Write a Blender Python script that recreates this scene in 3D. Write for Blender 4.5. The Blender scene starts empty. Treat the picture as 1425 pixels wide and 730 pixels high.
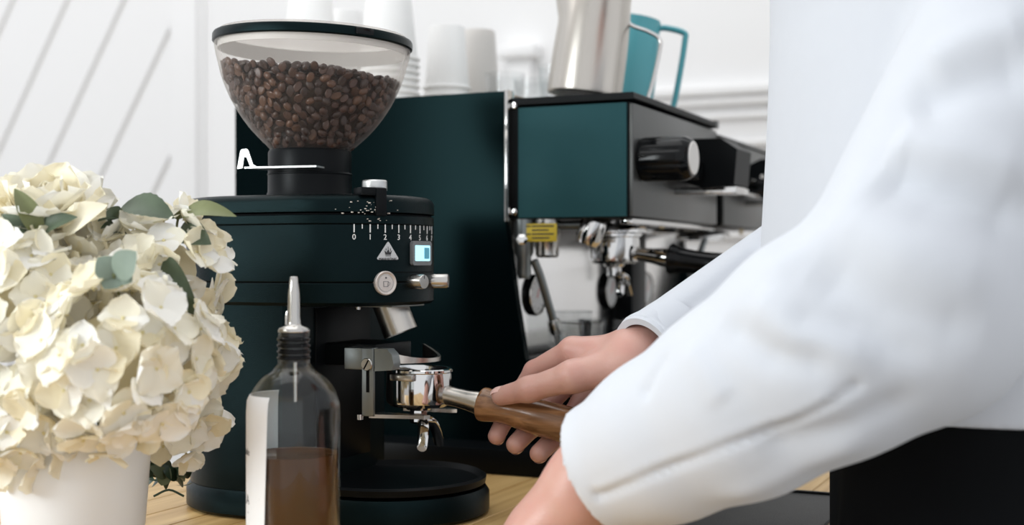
import bpy, bmesh, math, random
import numpy as np
from mathutils import Vector, Matrix, Euler

random.seed(7)
rng = np.random.default_rng(7)
scene = bpy.context.scene
COL = scene.collection
PI = math.pi

# ------------------------------------------------------------------ camera
FPX, CX, CY, EYE = 1800.0, 712.5, 365.0, 0.25      # counter top is z = 0, the lens 25 cm above it
cam_d = bpy.data.cameras.new('camera')
cam = bpy.data.objects.new('camera', cam_d)
COL.objects.link(cam)
cam.location = (0, 0, EYE)
cam.rotation_euler = (PI / 2, 0, 0)
cam_d.sensor_width = 36.0
cam_d.lens = FPX / 1425.0 * 36.0
cam_d.clip_start = 0.05
cam_d.dof.use_dof = True
cam_d.dof.focus_distance = 1.21
cam_d.dof.aperture_fstop = 4.0
scene.camera = cam

# ------------------------------------------------------------------ world, light, exposure
world = bpy.data.worlds.new('cafe_daylight')
scene.world = world
world.use_nodes = True
wb = world.node_tree.nodes['Background']
wb.inputs[0].default_value = (0.94, 0.965, 1.0, 1)
wb.inputs[1].default_value = 1.0


def area_light(name, loc, target, sx, sy, power, color):
    d = bpy.data.lights.new(name, 'AREA')
    d.shape = 'RECTANGLE'
    d.size, d.size_y, d.energy, d.color = sx, sy, power, color
    o = bpy.data.objects.new(name, d)
    COL.objects.link(o)
    o.location = loc
    o.rotation_euler = (Vector(target) - Vector(loc)).to_track_quat('-Z', 'Y').to_euler()
    return o


area_light('added_left_light', (-1.37, 0.42, 0.58), (0.0, 0.42, 0.58), 0.66, 0.74, 19, (0.92, 0.98, 1.0))  # added area light out of view, placed for the highlight on the grinder
area_light('added_overhead_light', (-1.7, 1.7, 2.5), (-1.7, 2.2, 0.0), 4.0, 2.4, 41, (1.0, 0.99, 0.975))  # added overhead fill without a fixture, brightens the left of the back wall

scene.view_settings.view_transform = 'Standard'
scene.view_settings.look = 'None'
scene.view_settings.gamma = 1.0
scene.view_settings.use_curve_mapping = False
scene.view_settings.exposure = 0.0
scene.render.film_transparent = False


# ------------------------------------------------------------------ coordinates
ANG = math.radians(-24.5)                      # the machine, the grinder and the wall share this heading
CA, SA = math.cos(ANG), -math.sin(ANG)
FWD = Vector((CA, -SA, 0))                     # the way the machine faces
LAT = Vector((SA, CA, 0))                      # along the counter, away from the lens


def P(px, py, D):
    return Vector(((px - CX) / FPX * D, D, EYE - (py - CY) / FPX * D))


GR0 = Vector((-0.2092, 1.34, 0.0))             # grinder centre
EM0 = Vector((0.1398, 1.53, 0.0))              # near front corner of the espresso machine


def G(lx, ly, z):
    return GR0 + FWD * lx + LAT * ly + Vector((0, 0, z))


def E(lx, ly, z):
    return EM0 + FWD * lx + LAT * ly + Vector((0, 0, z))


# ------------------------------------------------------------------ materials
MATS = {}


def setin(b, name, v):
    if name in b.inputs:
        b.inputs[name].default_value = v


def mat(name, col, rough=0.5, metal=0.0, var=0.06, vscale=18.0, bump=0.0, bscale=200.0, spec=0.5, **kw):
    """principled material with a noise-driven tone variation and optional fine relief"""
    m = bpy.data.materials.new(name)
    m.use_nodes = True
    nt = m.node_tree
    b = nt.nodes['Principled BSDF']
    tc = nt.nodes.new('ShaderNodeTexCoord')
    no = nt.nodes.new('ShaderNodeTexNoise')
    no.inputs['Scale'].default_value = vscale
    no.inputs['Detail'].default_value = 4
    nt.links.new(tc.outputs['Object'], no.inputs['Vector'])
    mix = nt.nodes.new('ShaderNodeMix')
    mix.data_type = 'RGBA'
    nt.links.new(no.outputs['Fac'], mix.inputs['Factor'])
    mix.inputs['A'].default_value = [c * (1 - var) for c in col] + [1]
    mix.inputs['B'].default_value = [min(1, c * (1 + var)) for c in col] + [1]
    nt.links.new(mix.outputs['Result'], b.inputs['Base Color'])
    b.inputs['Roughness'].default_value = rough
    b.inputs['Metallic'].default_value = metal
    setin(b, 'Specular IOR Level', spec)
    for k, v in kw.items():
        setin(b, k.replace('_', ' '), v)
    if bump > 0:
        n2 = nt.nodes.new('ShaderNodeTexNoise')
        n2.inputs['Scale'].default_value = bscale
        n2.inputs['Detail'].default_value = 2
        nt.links.new(tc.outputs['Object'], n2.inputs['Vector'])
        bp = nt.nodes.new('ShaderNodeBump')
        bp.inputs['Strength'].default_value = bump
        bp.inputs['Distance'].default_value = 0.002
        nt.links.new(n2.outputs['Fac'], bp.inputs['Height'])
        nt.links.new(bp.outputs['Normal'], b.inputs['Normal'])
    MATS[name] = m
    return m


def wood_mat(name, c1, c2, rough, axis_scale, wscale):
    m = bpy.data.materials.new(name)
    m.use_nodes = True
    nt = m.node_tree
    b = nt.nodes['Principled BSDF']
    tc = nt.nodes.new('ShaderNodeTexCoord')
    oi = nt.nodes.new('ShaderNodeObjectInfo')
    mp = nt.nodes.new('ShaderNodeMapping')
    mp.inputs['Scale'].default_value = axis_scale
    add = nt.nodes.new('ShaderNodeVectorMath')
    mul = nt.nodes.new('ShaderNodeMath')
    mul.operation = 'MULTIPLY'
    mul.inputs[1].default_value = 17.0
    nt.links.new(oi.outputs['Random'], mul.inputs[0])
    nt.links.new(tc.outputs['Object'], add.inputs[0])
    nt.links.new(mul.outputs[0], add.inputs[1])
    nt.links.new(add.outputs[0], mp.inputs['Vector'])
    n1 = nt.nodes.new('ShaderNodeTexNoise')
    n1.inputs['Scale'].default_value = wscale
    n1.inputs['Detail'].default_value = 6
    n1.inputs['Distortion'].default_value = 0.6
    nt.links.new(mp.outputs['Vector'], n1.inputs['Vector'])
    cr = nt.nodes.new('ShaderNodeValToRGB')
    cr.color_ramp.elements[0].position = 0.3
    cr.color_ramp.elements[0].color = (*c1, 1)
    cr.color_ramp.elements[1].position = 0.72
    cr.color_ramp.elements[1].color = (*c2, 1)
    nt.links.new(n1.outputs['Fac'], cr.inputs['Fac'])
    nt.links.new(cr.outputs['Color'], b.inputs['Base Color'])
    b.inputs['Roughness'].default_value = rough
    bp = nt.nodes.new('ShaderNodeBump')
    bp.inputs['Strength'].default_value = 0.08
    bp.inputs['Distance'].default_value = 0.001
    nt.links.new(n1.outputs['Fac'], bp.inputs['Height'])
    nt.links.new(bp.outputs['Normal'], b.inputs['Normal'])
    MATS[name] = m
    return m


mat('wall_paint', (0.85, 0.845, 0.84), 0.7, var=0.02, vscale=2)
mat('trim_paint', (0.86, 0.855, 0.85), 0.55, var=0.02, vscale=2)
mat('groove_shade', (0.80, 0.785, 0.76), 0.8, var=0.03)
mat('floor_tile', (0.42, 0.40, 0.37), 0.5, var=0.15, vscale=4)
mat('cabinet', (0.16, 0.12, 0.09), 0.6, var=0.15, vscale=6)
mat('powder_black', (0.0020, 0.0032, 0.0038), 0.28, var=0.12, vscale=25, bump=0.2, bscale=1800, spec=0.13, Specular_Tint=(0.45, 0.95, 1.0, 1))
mat('gloss_black', (0.004, 0.0045, 0.005), 0.12, var=0.1, spec=0.2)
mat('satin_black', (0.0028, 0.0038, 0.0046), 0.40, var=0.1, spec=0.12)
mat('seam_black', (0.003, 0.003, 0.0035), 0.8, var=0.05, spec=0.1)
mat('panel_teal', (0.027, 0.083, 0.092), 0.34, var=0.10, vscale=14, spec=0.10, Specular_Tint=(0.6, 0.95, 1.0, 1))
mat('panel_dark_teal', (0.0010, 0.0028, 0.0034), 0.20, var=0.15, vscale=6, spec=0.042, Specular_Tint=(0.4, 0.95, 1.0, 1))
mat('panel_grey', (0.105, 0.108, 0.105), 0.33, metal=0.55, var=0.08, vscale=20)
mat('steel', (0.52, 0.50, 0.47), 0.22, metal=1.0, var=0.05, vscale=40)
mat('steel_brushed', (0.55, 0.515, 0.47), 0.27, metal=1.0, var=0.05, vscale=10)
mat('chrome', (0.68, 0.67, 0.655), 0.07, metal=1.0, var=0.02)
mat('backsplash_steel', (0.93, 0.92, 0.91), 0.16, metal=1.0, var=0.02, vscale=5)
mat('dull_metal', (0.24, 0.26, 0.26), 0.36, metal=0.9, var=0.12, vscale=40)
mat('aluminium', (0.66, 0.67, 0.66), 0.34, metal=0.85, var=0.05)
mat('white_print', (0.85, 0.85, 0.83), 0.6, var=0.02)
mat('dark_print', (0.03, 0.03, 0.035), 0.6, var=0.02)
mat('grey_print', (0.12, 0.12, 0.125), 0.6, var=0.02)
mat('badge_silver', (0.62, 0.62, 0.61), 0.35, metal=0.6, var=0.05)
mat('bezel_grey', (0.16, 0.17, 0.175), 0.4, var=0.05)
mat('screen_cyan', (0.45, 0.82, 0.92), 0.3, var=0.04, Emission_Color=(0.50, 0.88, 1.0, 1), Emission_Strength=0.75)
mat('screen_blue', (0.06, 0.28, 0.38), 0.3, var=0.04, Emission_Color=(0.08, 0.35, 0.48, 1), Emission_Strength=0.35)
mat('button_cream', (0.66, 0.60, 0.56), 0.35, metal=0.5, var=0.03)
mat('warning_yellow', (0.62, 0.46, 0.035), 0.5, var=0.05)
mat('tag_tan', (0.42, 0.33, 0.17), 0.5, var=0.06)
mat('skirt_plastic', (0.84, 0.82, 0.79), 0.5, var=0.03, Transmission_Weight=0.2)
mat('cap_white', (0.72, 0.70, 0.67), 0.4, var=0.03)
mat('gauge_face', (0.70, 0.70, 0.69), 0.35, var=0.02)
mat('needle_red', (0.65, 0.05, 0.04), 0.4, var=0.02)
mat('rubber_mat', (0.022, 0.024, 0.024), 0.55, var=0.35, vscale=60, bump=0.3, bscale=500)
mat('paper_cup', (0.86, 0.855, 0.84), 0.6, var=0.015)
mat('pitcher_teal', (0.085, 0.37, 0.42), 0.32, var=0.05)
mat('shirt_cotton', (0.60, 0.62, 0.66), 0.85, var=0.015, vscale=60, bump=0.08, bscale=1500, spec=0.15, Sheen_Weight=0.15)
mat('trouser_black', (0.0028, 0.0034, 0.0042), 0.85, var=0.25, vscale=30, spec=0.12)
mat('shoe_black', (0.01, 0.01, 0.01), 0.4, var=0.1)
mat('hair_dark', (0.02, 0.014, 0.01), 0.55, var=0.3, vscale=90, bump=0.6, bscale=300)
mat('nail', (0.80, 0.52, 0.46), 0.3, var=0.04)
mat('vase_white', (0.80, 0.82, 0.85), 0.38, var=0.015)
mat('petal_cream', (0.95, 0.915, 0.80), 0.6, var=0.06, vscale=30, Subsurface_Weight=0.0)
mat('petal_white', (0.95, 0.945, 0.92), 0.6, var=0.04, vscale=30)
mat('petal_ivory', (0.93, 0.86, 0.665), 0.6, var=0.07, vscale=30)
mat('flower_core', (0.70, 0.62, 0.34), 0.8, var=0.2, vscale=60)
mat('leaf_dark', (0.075, 0.105, 0.062), 0.5, var=0.35, vscale=70)
mat('leaf_grey', (0.20, 0.255, 0.20), 0.6, var=0.2, vscale=60)
mat('leaf_olive', (0.15, 0.165, 0.065), 0.5, var=0.3, vscale=60)
mat('leaf_deep', (0.022, 0.045, 0.025), 0.4, var=0.4, vscale=60)
mat('label_paper', (0.90, 0.91, 0.93), 0.6, var=0.015)
mat('bean_roast', (0.056, 0.023, 0.014), 0.36, var=0.45, vscale=140)
mat('bean_roast_dark', (0.030, 0.013, 0.009), 0.38, var=0.4, vscale=140)
mat('bean_roast_light', (0.095, 0.042, 0.022), 0.36, var=0.4, vscale=140)
mat('bean_mass', (0.022, 0.010, 0.007), 0.6, var=0.4, vscale=180)
mat('powder_grounds', (0.55, 0.50, 0.44), 0.9, var=0.1)
wood_mat('counter_wood', (0.46, 0.27, 0.09), (0.72, 0.49, 0.21), 0.42, (60, 3.0, 60), 1.0)
wood_mat('handle_wood', (0.12, 0.052, 0.020), (0.36, 0.185, 0.085), 0.22, (22, 160, 160), 1.0)
mat('skin', (0.58, 0.325, 0.265), 0.42, var=0.10, vscale=45, bump=0.10, bscale=420,
    Subsurface_Weight=0.18, Subsurface_Scale=0.01)
for nd in MATS['skin'].node_tree.nodes:
    if nd.type == 'MIX':
        nd.inputs['A'].default_value = (0.58, 0.285, 0.235, 1)
        nd.inputs['B'].default_value = (0.60, 0.375, 0.305, 1)
MATS['skin'].node_tree.nodes['Principled BSDF'].inputs['Subsurface Radius'].default_value = (1.0, 0.35, 0.2)


def petal_translucency(name):
    m = MATS[name]
    nt = m.node_tree
    b = nt.nodes['Principled BSDF']
    out = nt.nodes['Material Output']
    tr = nt.nodes.new('ShaderNodeBsdfTranslucent')
    tr.inputs['Color'].default_value = (0.95, 0.89, 0.70, 1)
    mx = nt.nodes.new('ShaderNodeMixShader')
    mx.inputs[0].default_value = 0.28
    nt.links.new(b.outputs[0], mx.inputs[1])
    nt.links.new(tr.outputs[0], mx.inputs[2])
    nt.links.new(mx.outputs[0], out.inputs['Surface'])


for n in ('petal_cream', 'petal_white', 'petal_ivory'):
    petal_translucency(n)


def glass_mat(name, col, rough=0.0, ior=1.45):
    m = mat(name, col, rough, var=0.01)
    b = m.node_tree.nodes['Principled BSDF']
    setin(b, 'Transmission Weight', 1.0)
    setin(b, 'IOR', ior)
    return m


def facing_term(nt, power, gain, base):
    """Schlick-like reflectance of a thin sheet, the same from both of its sides"""
    lw = nt.nodes.new('ShaderNodeLayerWeight')
    lw.inputs['Blend'].default_value = 0.5
    pw = nt.nodes.new('ShaderNodeMath')
    pw.operation = 'POWER'
    pw.inputs[1].default_value = power
    nt.links.new(lw.outputs['Facing'], pw.inputs[0])
    ma = nt.nodes.new('ShaderNodeMath')
    ma.operation = 'MULTIPLY_ADD'
    ma.inputs[1].default_value = gain
    ma.inputs[2].default_value = base
    nt.links.new(pw.outputs[0], ma.inputs[0])
    return ma


def thin_glass(name, tint, gloss):
    """thin clear glass: mostly transmitted straight through, with a Fresnel gloss"""
    m = bpy.data.materials.new(name)
    m.use_nodes = True
    nt = m.node_tree
    nt.nodes.remove(nt.nodes['Principled BSDF'])
    out = nt.nodes['Material Output']
    tc = nt.nodes.new('ShaderNodeTexCoord')
    no = nt.nodes.new('ShaderNodeTexNoise')
    no.inputs['Scale'].default_value = 30
    nt.links.new(tc.outputs['Object'], no.inputs['Vector'])
    cr = nt.nodes.new('ShaderNodeValToRGB')
    cr.color_ramp.elements[0].color = (*[c * 0.97 for c in tint], 1)
    cr.color_ramp.elements[1].color = (*tint, 1)
    nt.links.new(no.outputs['Fac'], cr.inputs['Fac'])
    t = nt.nodes.new('ShaderNodeBsdfTransparent')
    nt.links.new(cr.outputs['Color'], t.inputs['Color'])
    g = nt.nodes.new('ShaderNodeBsdfGlossy')
    g.inputs['Roughness'].default_value = 0.03
    fr = facing_term(nt, 4.0, gloss, 0.024)
    mx = nt.nodes.new('ShaderNodeMixShader')
    nt.links.new(fr.outputs[0], mx.inputs[0])
    nt.links.new(t.outputs[0], mx.inputs[1])
    nt.links.new(g.outputs[0], mx.inputs[2])
    nt.links.new(mx.outputs[0], out.inputs['Surface'])
    MATS[name] = m


thin_glass('bottle_glass', (0.95, 0.96, 0.955), 0.6)
thin_glass('cup_glass', (0.955, 0.96, 0.96), 0.5)
mat('plastic_cup', (0.80, 0.77, 0.73), 0.35, var=0.02, Transmission_Weight=0.35)


def liquid():
    m = bpy.data.materials.new('syrup')
    m.use_nodes = True
    nt = m.node_tree
    b = nt.nodes['Principled BSDF']
    tc = nt.nodes.new('ShaderNodeTexCoord')
    no = nt.nodes.new('ShaderNodeTexNoise')
    no.inputs['Scale'].default_value = 14
    cr = nt.nodes.new('ShaderNodeValToRGB')
    cr.color_ramp.elements[0].color = (0.085, 0.033, 0.010, 1)
    cr.color_ramp.elements[1].color = (0.125, 0.052, 0.016, 1)
    nt.links.new(tc.outputs['Object'], no.inputs['Vector'])
    nt.links.new(no.outputs['Fac'], cr.inputs['Fac'])
    nt.links.new(cr.outputs['Color'], b.inputs['Base Color'])
    b.inputs['Roughness'].default_value = 0.08
    setin(b, 'Transmission Weight', 0.25)
    setin(b, 'IOR', 1.34)
    MATS['syrup'] = m


liquid()


def hopper_mat():
    """smoky frosted polycarbonate: clear straight through, milky towards a grazing view, a film of coffee oil"""
    m = bpy.data.materials.new('hopper_plastic')
    m.use_nodes = True
    nt = m.node_tree
    b = nt.nodes['Principled BSDF']
    out = nt.nodes['Material Output']
    b.inputs['Base Color'].default_value = (0.56, 0.53, 0.50, 1)
    b.inputs['Roughness'].default_value = 0.38
    tl = nt.nodes.new('ShaderNodeBsdfTranslucent')
    tl.inputs['Color'].default_value = (0.72, 0.69, 0.66, 1)
    frost = nt.nodes.new('ShaderNodeMixShader')
    frost.inputs[0].default_value = 0.6
    nt.links.new(b.outputs[0], frost.inputs[1])
    nt.links.new(tl.outputs[0], frost.inputs[2])
    t = nt.nodes.new('ShaderNodeBsdfTransparent')
    t.inputs['Color'].default_value = (0.97, 0.955, 0.94, 1)
    fr = facing_term(nt, 3.0, 0.75, 0.0)
    tc = nt.nodes.new('ShaderNodeTexCoord')
    no = nt.nodes.new('ShaderNodeTexNoise')
    no.inputs['Scale'].default_value = 9
    no.inputs['Detail'].default_value = 3
    nt.links.new(tc.outputs['Object'], no.inputs['Vector'])
    ma = nt.nodes.new('ShaderNodeMath')
    ma.operation = 'MULTIPLY_ADD'
    ma.inputs[1].default_value = 0.14
    ma.inputs[2].default_value = 0.03
    nt.links.new(no.outputs['Fac'], ma.inputs[0])
    ad = nt.nodes.new('ShaderNodeMath')
    ad.operation = 'ADD'
    ad.use_clamp = True
    nt.links.new(ma.outputs[0], ad.inputs[0])
    nt.links.new(fr.outputs[0], ad.inputs[1])
    mx = nt.nodes.new('ShaderNodeMixShader')
    nt.links.new(ad.outputs[0], mx.inputs[0])
    nt.links.new(t.outputs[0], mx.inputs[1])
    nt.links.new(frost.outputs[0], mx.inputs[2])
    nt.links.new(mx.outputs[0], out.inputs['Surface'])
    MATS['hopper_plastic'] = m


hopper_mat()


# ------------------------------------------------------------------ mesh helpers: each returns (verts, faces)
def join(*parts):
    V, F = [], []
    for v, f in parts:
        o = len(V)
        V += [tuple(x) for x in v]
        F += [tuple(i + o for i in q) for q in f]
    return V, F


def loft(rings, cap0=True, cap1=True, closed=True):
    n = len(rings[0])
    V = [tuple(p) for r in rings for p in r]
    F = []
    m = n if closed else n - 1
    for a in range(len(rings) - 1):
        for i in range(m):
            j = (i + 1) % n
            F.append((a * n + i, a * n + j, (a + 1) * n + j, (a + 1) * n + i))
    if cap0:
        F.append(tuple(range(n - 1, -1, -1)))
    if cap1:
        b = (len(rings) - 1) * n
        F.append(tuple(range(b, b + n)))
    return V, F


def lathe(prof, seg=48, c=(0, 0, 0), cap0=True, cap1=True):
    rings = [[(c[0] + r * math.cos(2 * PI * i / seg), c[1] + r * math.sin(2 * PI * i / seg), c[2] + z)
              for i in range(seg)] for r, z in prof]
    return loft(rings, cap0, cap1)


def stadium_ring(R, x0, x1, z, seg=20):
    pts = []
    for i in range(seg + 1):
        a = -PI / 2 + PI * i / seg
        pts.append((x1 + R * math.cos(a), R * math.sin(a), z))
    for i in range(seg + 1):
        a = PI / 2 + PI * i / seg
        pts.append((x0 + R * math.cos(a), R * math.sin(a), z))
    return pts


def stadium(prof, x0, x1, seg=24, cap0=True, cap1=True):
    return loft([stadium_ring(R, x0, x1, z, seg) for R, z in prof], cap0, cap1)


def box(x0, x1, y0, y1, z0, z1, bev=0.0, segs=2):
    bm = bmesh.new()
    bmesh.ops.create_cube(bm, size=1.0)
    for v in bm.verts:
        v.co = Vector(((x0 + x1) / 2 + v.co.x * (x1 - x0), (y0 + y1) / 2 + v.co.y * (y1 - y0),
                       (z0 + z1) / 2 + v.co.z * (z1 - z0)))
    if bev > 0:
        bmesh.ops.bevel(bm, geom=bm.edges[:], offset=bev, segments=segs, profile=0.5, affect='EDGES')
    bm.verts.ensure_lookup_table()
    V = [tuple(v.co) for v in bm.verts]
    F = [tuple(v.index for v in f.verts) for f in bm.faces]
    bm.free()
    return V, F


def prism(poly, a, b, axis='y'):
    """polygon extruded between a and b along an axis; poly in the two other axes, in order"""
    def pt(u, v, w):
        return {'x': (w, u, v), 'y': (u, w, v), 'z': (u, v, w)}[axis]
    return loft([[pt(u, v, a) for u, v in poly], [pt(u, v, b) for u, v in poly]])


def frames(path):
    path = [Vector(p) for p in path]
    T = []
    for i in range(len(path)):
        d = path[min(i + 1, len(path) - 1)] - path[max(i - 1, 0)]
        T.append(d.normalized())
    up = Vector((0, 0, 1)) if abs(T[0].z) < 0.9 else Vector((1, 0, 0))
    N = (up - T[0] * up.dot(T[0])).normalized()
    out = []
    for i, t in enumerate(T):
        N = (N - t * N.dot(t))
        N.normalize()
        out.append((path[i], t, N, t.cross(N)))
    return out


def tube(path, rad, seg=12, cap=True, flat=1.0):
    if not hasattr(rad, '__len__'):
        rad = [rad] * len(path)
    rings = []
    for (p, t, n, b), r in zip(frames(path), rad):
        rings.append([p + n * (r * math.cos(2 * PI * i / seg)) + b * (r * flat * math.sin(2 * PI * i / seg))
                      for i in range(seg)])
    return loft(rings, cap, cap)


def arc_path(pts, n=8):
    """smooth path through points (Catmull-Rom)"""
    pts = [Vector(p) for p in pts]
    q = [pts[0] * 2 - pts[1]] + pts + [pts[-1] * 2 - pts[-2]]
    out = []
    for i in range(1, len(q) - 2):
        for k in range(n):
            t = k / n
            a, b, c, d = q[i - 1], q[i], q[i + 1], q[i + 2]
            out.append(0.5 * ((2 * b) + (c - a) * t + (2 * a - 5 * b + 4 * c - d) * t * t
                              + (3 * b - a - 3 * c + d) * t ** 3))
    out.append(pts[-1])
    return out


def xf(mesh, M):
    V, F = mesh
    return [tuple(M @ Vector(v)) for v in V], F


def axis_matrix(p, d, roll=0.0):
    """matrix whose z axis lies along d, at p"""
    return Matrix.Translation(p) @ Vector(d).to_track_quat('Z', 'Y').to_matrix().to_4x4() @ Matrix.Rotation(roll, 4, 'Z')


def mk_mesh(name, vf, m, smooth=True, sharp=35, subs=0):
    V, F = vf
    me = bpy.data.meshes.new(name)
    me.from_pydata([tuple(v) for v in V], [], F)
    bm = bmesh.new()
    bm.from_mesh(me)
    bmesh.ops.recalc_face_normals(bm, faces=bm.faces)
    bm.to_mesh(me)
    bm.free()
    if smooth:
        me.shade_smooth()
        if sharp:
            me.set_sharp_from_angle(angle=math.radians(sharp))
    if m:
        me.materials.append(MATS[m])
    return me


def obj(name, vf, m, parent=None, smooth=True, sharp=35):
    me = vf if isinstance(vf, bpy.types.Mesh) else mk_mesh(name, vf, m, smooth, sharp)
    o = bpy.data.objects.new(name, me)
    COL.objects.link(o)
    if parent is not None:
        o.parent = parent
    return o


def tag(o, label, cat, group=None, kind=None):
    o['label'] = label
    o['category'] = cat
    if group:
        o['group'] = group
    if kind:
        o['kind'] = kind
    return o


def thing(name, label, cat, loc=(0, 0, 0), rotz=0.0, group=None):
    o = bpy.data.objects.new(name, None)
    COL.objects.link(o)
    o.empty_display_size = 0.05
    o.location = loc
    o.rotation_euler = (0, 0, rotz)
    return tag(o, label, cat, group)


def struct(o):
    o['kind'] = 'structure'
    return o


def copy_tree(o, parent=None):
    c = o.copy()
    COL.objects.link(c)
    c.parent = parent
    for ch in o.children:
        copy_tree(ch, c)
    return c


def text_mesh(s, size, extrude=0.0002, align='CENTER'):
    cu = bpy.data.curves.new('lettering', 'FONT')
    cu.body = s
    cu.size = size
    cu.extrude = extrude
    cu.align_x = align
    cu.align_y = 'CENTER'
    cu.resolution_u = 3
    o = bpy.data.objects.new('lettering', cu)
    COL.objects.link(o)
    dg = bpy.context.evaluated_depsgraph_get()
    me = bpy.data.meshes.new_from_object(o.evaluated_get(dg))
    V = [tuple(v.co) for v in me.vertices]
    F = [tuple(p.vertices) for p in me.polygons]
    bpy.data.objects.remove(o)
    bpy.data.curves.remove(cu)
    bpy.data.meshes.remove(me)
    return V, F


# ------------------------------------------------------------------ SDF modelling (people): smooth unions meshed by surface nets
def surface_nets(f, origin, h):
    s = f < 0
    c = [(0, 0, 0), (1, 0, 0), (0, 1, 0), (1, 1, 0), (0, 0, 1), (1, 0, 1), (0, 1, 1), (1, 1, 1)]
    nx, ny, nz = [d - 1 for d in f.shape]
    cnt = np.zeros((nx, ny, nz), np.int8)
    for a in c:
        cnt += s[a[0]:a[0] + nx, a[1]:a[1] + ny, a[2]:a[2] + nz]
    act = np.argwhere((cnt > 0) & (cnt < 8))
    idx = -np.ones((nx, ny, nz), np.int64)
    idx[act[:, 0], act[:, 1], act[:, 2]] = np.arange(len(act))
    vals = [f[act[:, 0] + a[0], act[:, 1] + a[1], act[:, 2] + a[2]] for a in c]
    pos = np.zeros((len(act), 3))
    n = np.zeros(len(act))
    for i in range(8):
        for j in range(i + 1, 8):
            if sum(abs(c[i][k] - c[j][k]) for k in range(3)) != 1:
                continue
            m = (vals[i] < 0) != (vals[j] < 0)
            t = vals[i][m] / (vals[i][m] - vals[j][m])
            ci, cj = np.array(c[i], float), np.array(c[j], float)
            pos[m] += ci + t[:, None] * (cj - ci)
            n[m] += 1
    V = (act + pos / n[:, None]) * h + np.array(origin)
    F = []
    for ax in range(3):
        u, w = [(1, 2), (2, 0), (0, 1)][ax]
        sl0 = [slice(None)] * 3
        sl1 = [slice(None)] * 3
        sl0[ax] = slice(0, -1)
        sl1[ax] = slice(1, None)
        e = np.argwhere(s[tuple(sl0)] != s[tuple(sl1)])
        ok = (e[:, u] > 0) & (e[:, w] > 0) & (e[:, u] < f.shape[u] - 1) & (e[:, w] < f.shape[w] - 1)
        e = e[ok]
        q = []
        for du, dw in ((-1, -1), (0, -1), (0, 0), (-1, 0)):
            k = e.copy()
            k[:, u] += du
            k[:, w] += dw
            q.append(idx[k[:, 0], k[:, 1], k[:, 2]])
        q = np.stack(q, 1)
        inside = s[e[:, 0], e[:, 1], e[:, 2]]
        q[~inside] = q[~inside][:, ::-1]
        F.append(q)
    F = np.concatenate(F)
    return V, F


class Grid:
    def __init__(self, lo, hi, h):
        self.lo, self.h = np.array(lo, float), h
        ax = [np.arange(lo[k], hi[k] + h, h, dtype=np.float32) for k in range(3)]
        self.x, self.y, self.z = np.meshgrid(*ax, indexing='ij')

    def cone(self, a, b, ra, rb):
        a, b = np.array(a, np.float32), np.array(b, np.float32)
        d = b - a
        L2 = float(d @ d) + 1e-12
        px, py, pz = self.x - a[0], self.y - a[1], self.z - a[2]
        t = np.clip((px * d[0] + py * d[1] + pz * d[2]) / L2, 0, 1)
        return np.sqrt((px - t * d[0]) ** 2 + (py - t * d[1]) ** 2 + (pz - t * d[2]) ** 2) - (ra + t * (rb - ra))

    def ell(self, c, R, rad):
        """ellipsoid with axes the rows of R and radii rad"""
        px, py, pz = self.x - c[0], self.y - c[1], self.z - c[2]
        k = 0
        for i in range(3):
            e = R[i]
            k = k + ((px * e[0] + py * e[1] + pz * e[2]) / rad[i]) ** 2
        return (np.sqrt(k) - 1) * min(rad)

    def chain(self, pts, rads, k=0.004):
        d = None
        for i in range(len(pts) - 1):
            e = self.cone(pts[i], pts[i + 1], rads[i], rads[i + 1])
            d = e if d is None else smin(d, e, k)
        return d

    def plane(self, p, n):
        return (self.x - p[0]) * n[0] + (self.y - p[1]) * n[1] + (self.z - p[2]) * n[2]

    def crease(self, pts, amp, w):
        """fold: a Gaussian ridge (amp < 0 pushes out) along a polyline"""
        d = None
        for i in range(len(pts) - 1):
            e = self.cone(pts[i], pts[i + 1], 0, 0)
            d = e if d is None else np.minimum(d, e)
        return amp * np.exp(-(d / w) ** 2)


def smin(a, b, k):
    h = np.clip(0.5 + 0.5 * (b - a) / k, 0, 1)
    return b + (a - b) * h - k * h * (1 - h)


def net_mesh(name, VF, m):
    V, F = VF
    me = bpy.data.meshes.new(name)
    me.from_pydata(V.tolist(), [], F.tolist())
    me.shade_smooth()
    me.materials.append(MATS[m])
    return me


# =================================================================== THE SETTING
WALL_C = 2.75                                             # the panelled wall stands this far along LAT from the lens


def wall_pt(w, z, out=0.0):
    p = LAT * (WALL_C - out) + FWD * w
    return Vector((p.x, p.y, z))


ZF = -0.90
WROT = ANG


def wbox(w0, w1, z0, z1, d0, d1, bev=0.0):
    """box in wall coordinates: along the wall, out of the wall, up"""
    return box(w0, w1, -d1, -d0, z0, z1, bev)


wall = struct(obj('wall_back', wbox(-5.2, 2.6, ZF, 2.6, -0.10, 0.0), 'wall_paint'))
wall.location = LAT * WALL_C
wall.rotation_euler = (0, 0, WROT)
# diagonal boards with open joints, clipped to the framed field
W0, W1, Z0, Z1 = -5.0, -2.235, -0.30, 2.3


def clip_poly(poly, f):
    out = []
    for i in range(len(poly)):
        a, b = poly[i], poly[(i + 1) % len(poly)]
        fa, fb = f(a), f(b)
        if fa >= 0:
            out.append(a)
        if (fa >= 0) != (fb >= 0):
            t = fa / (fa - fb)
            out.append((a[0] + t * (b[0] - a[0]), a[1] + t * (b[1] - a[1])))
    return out


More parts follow.
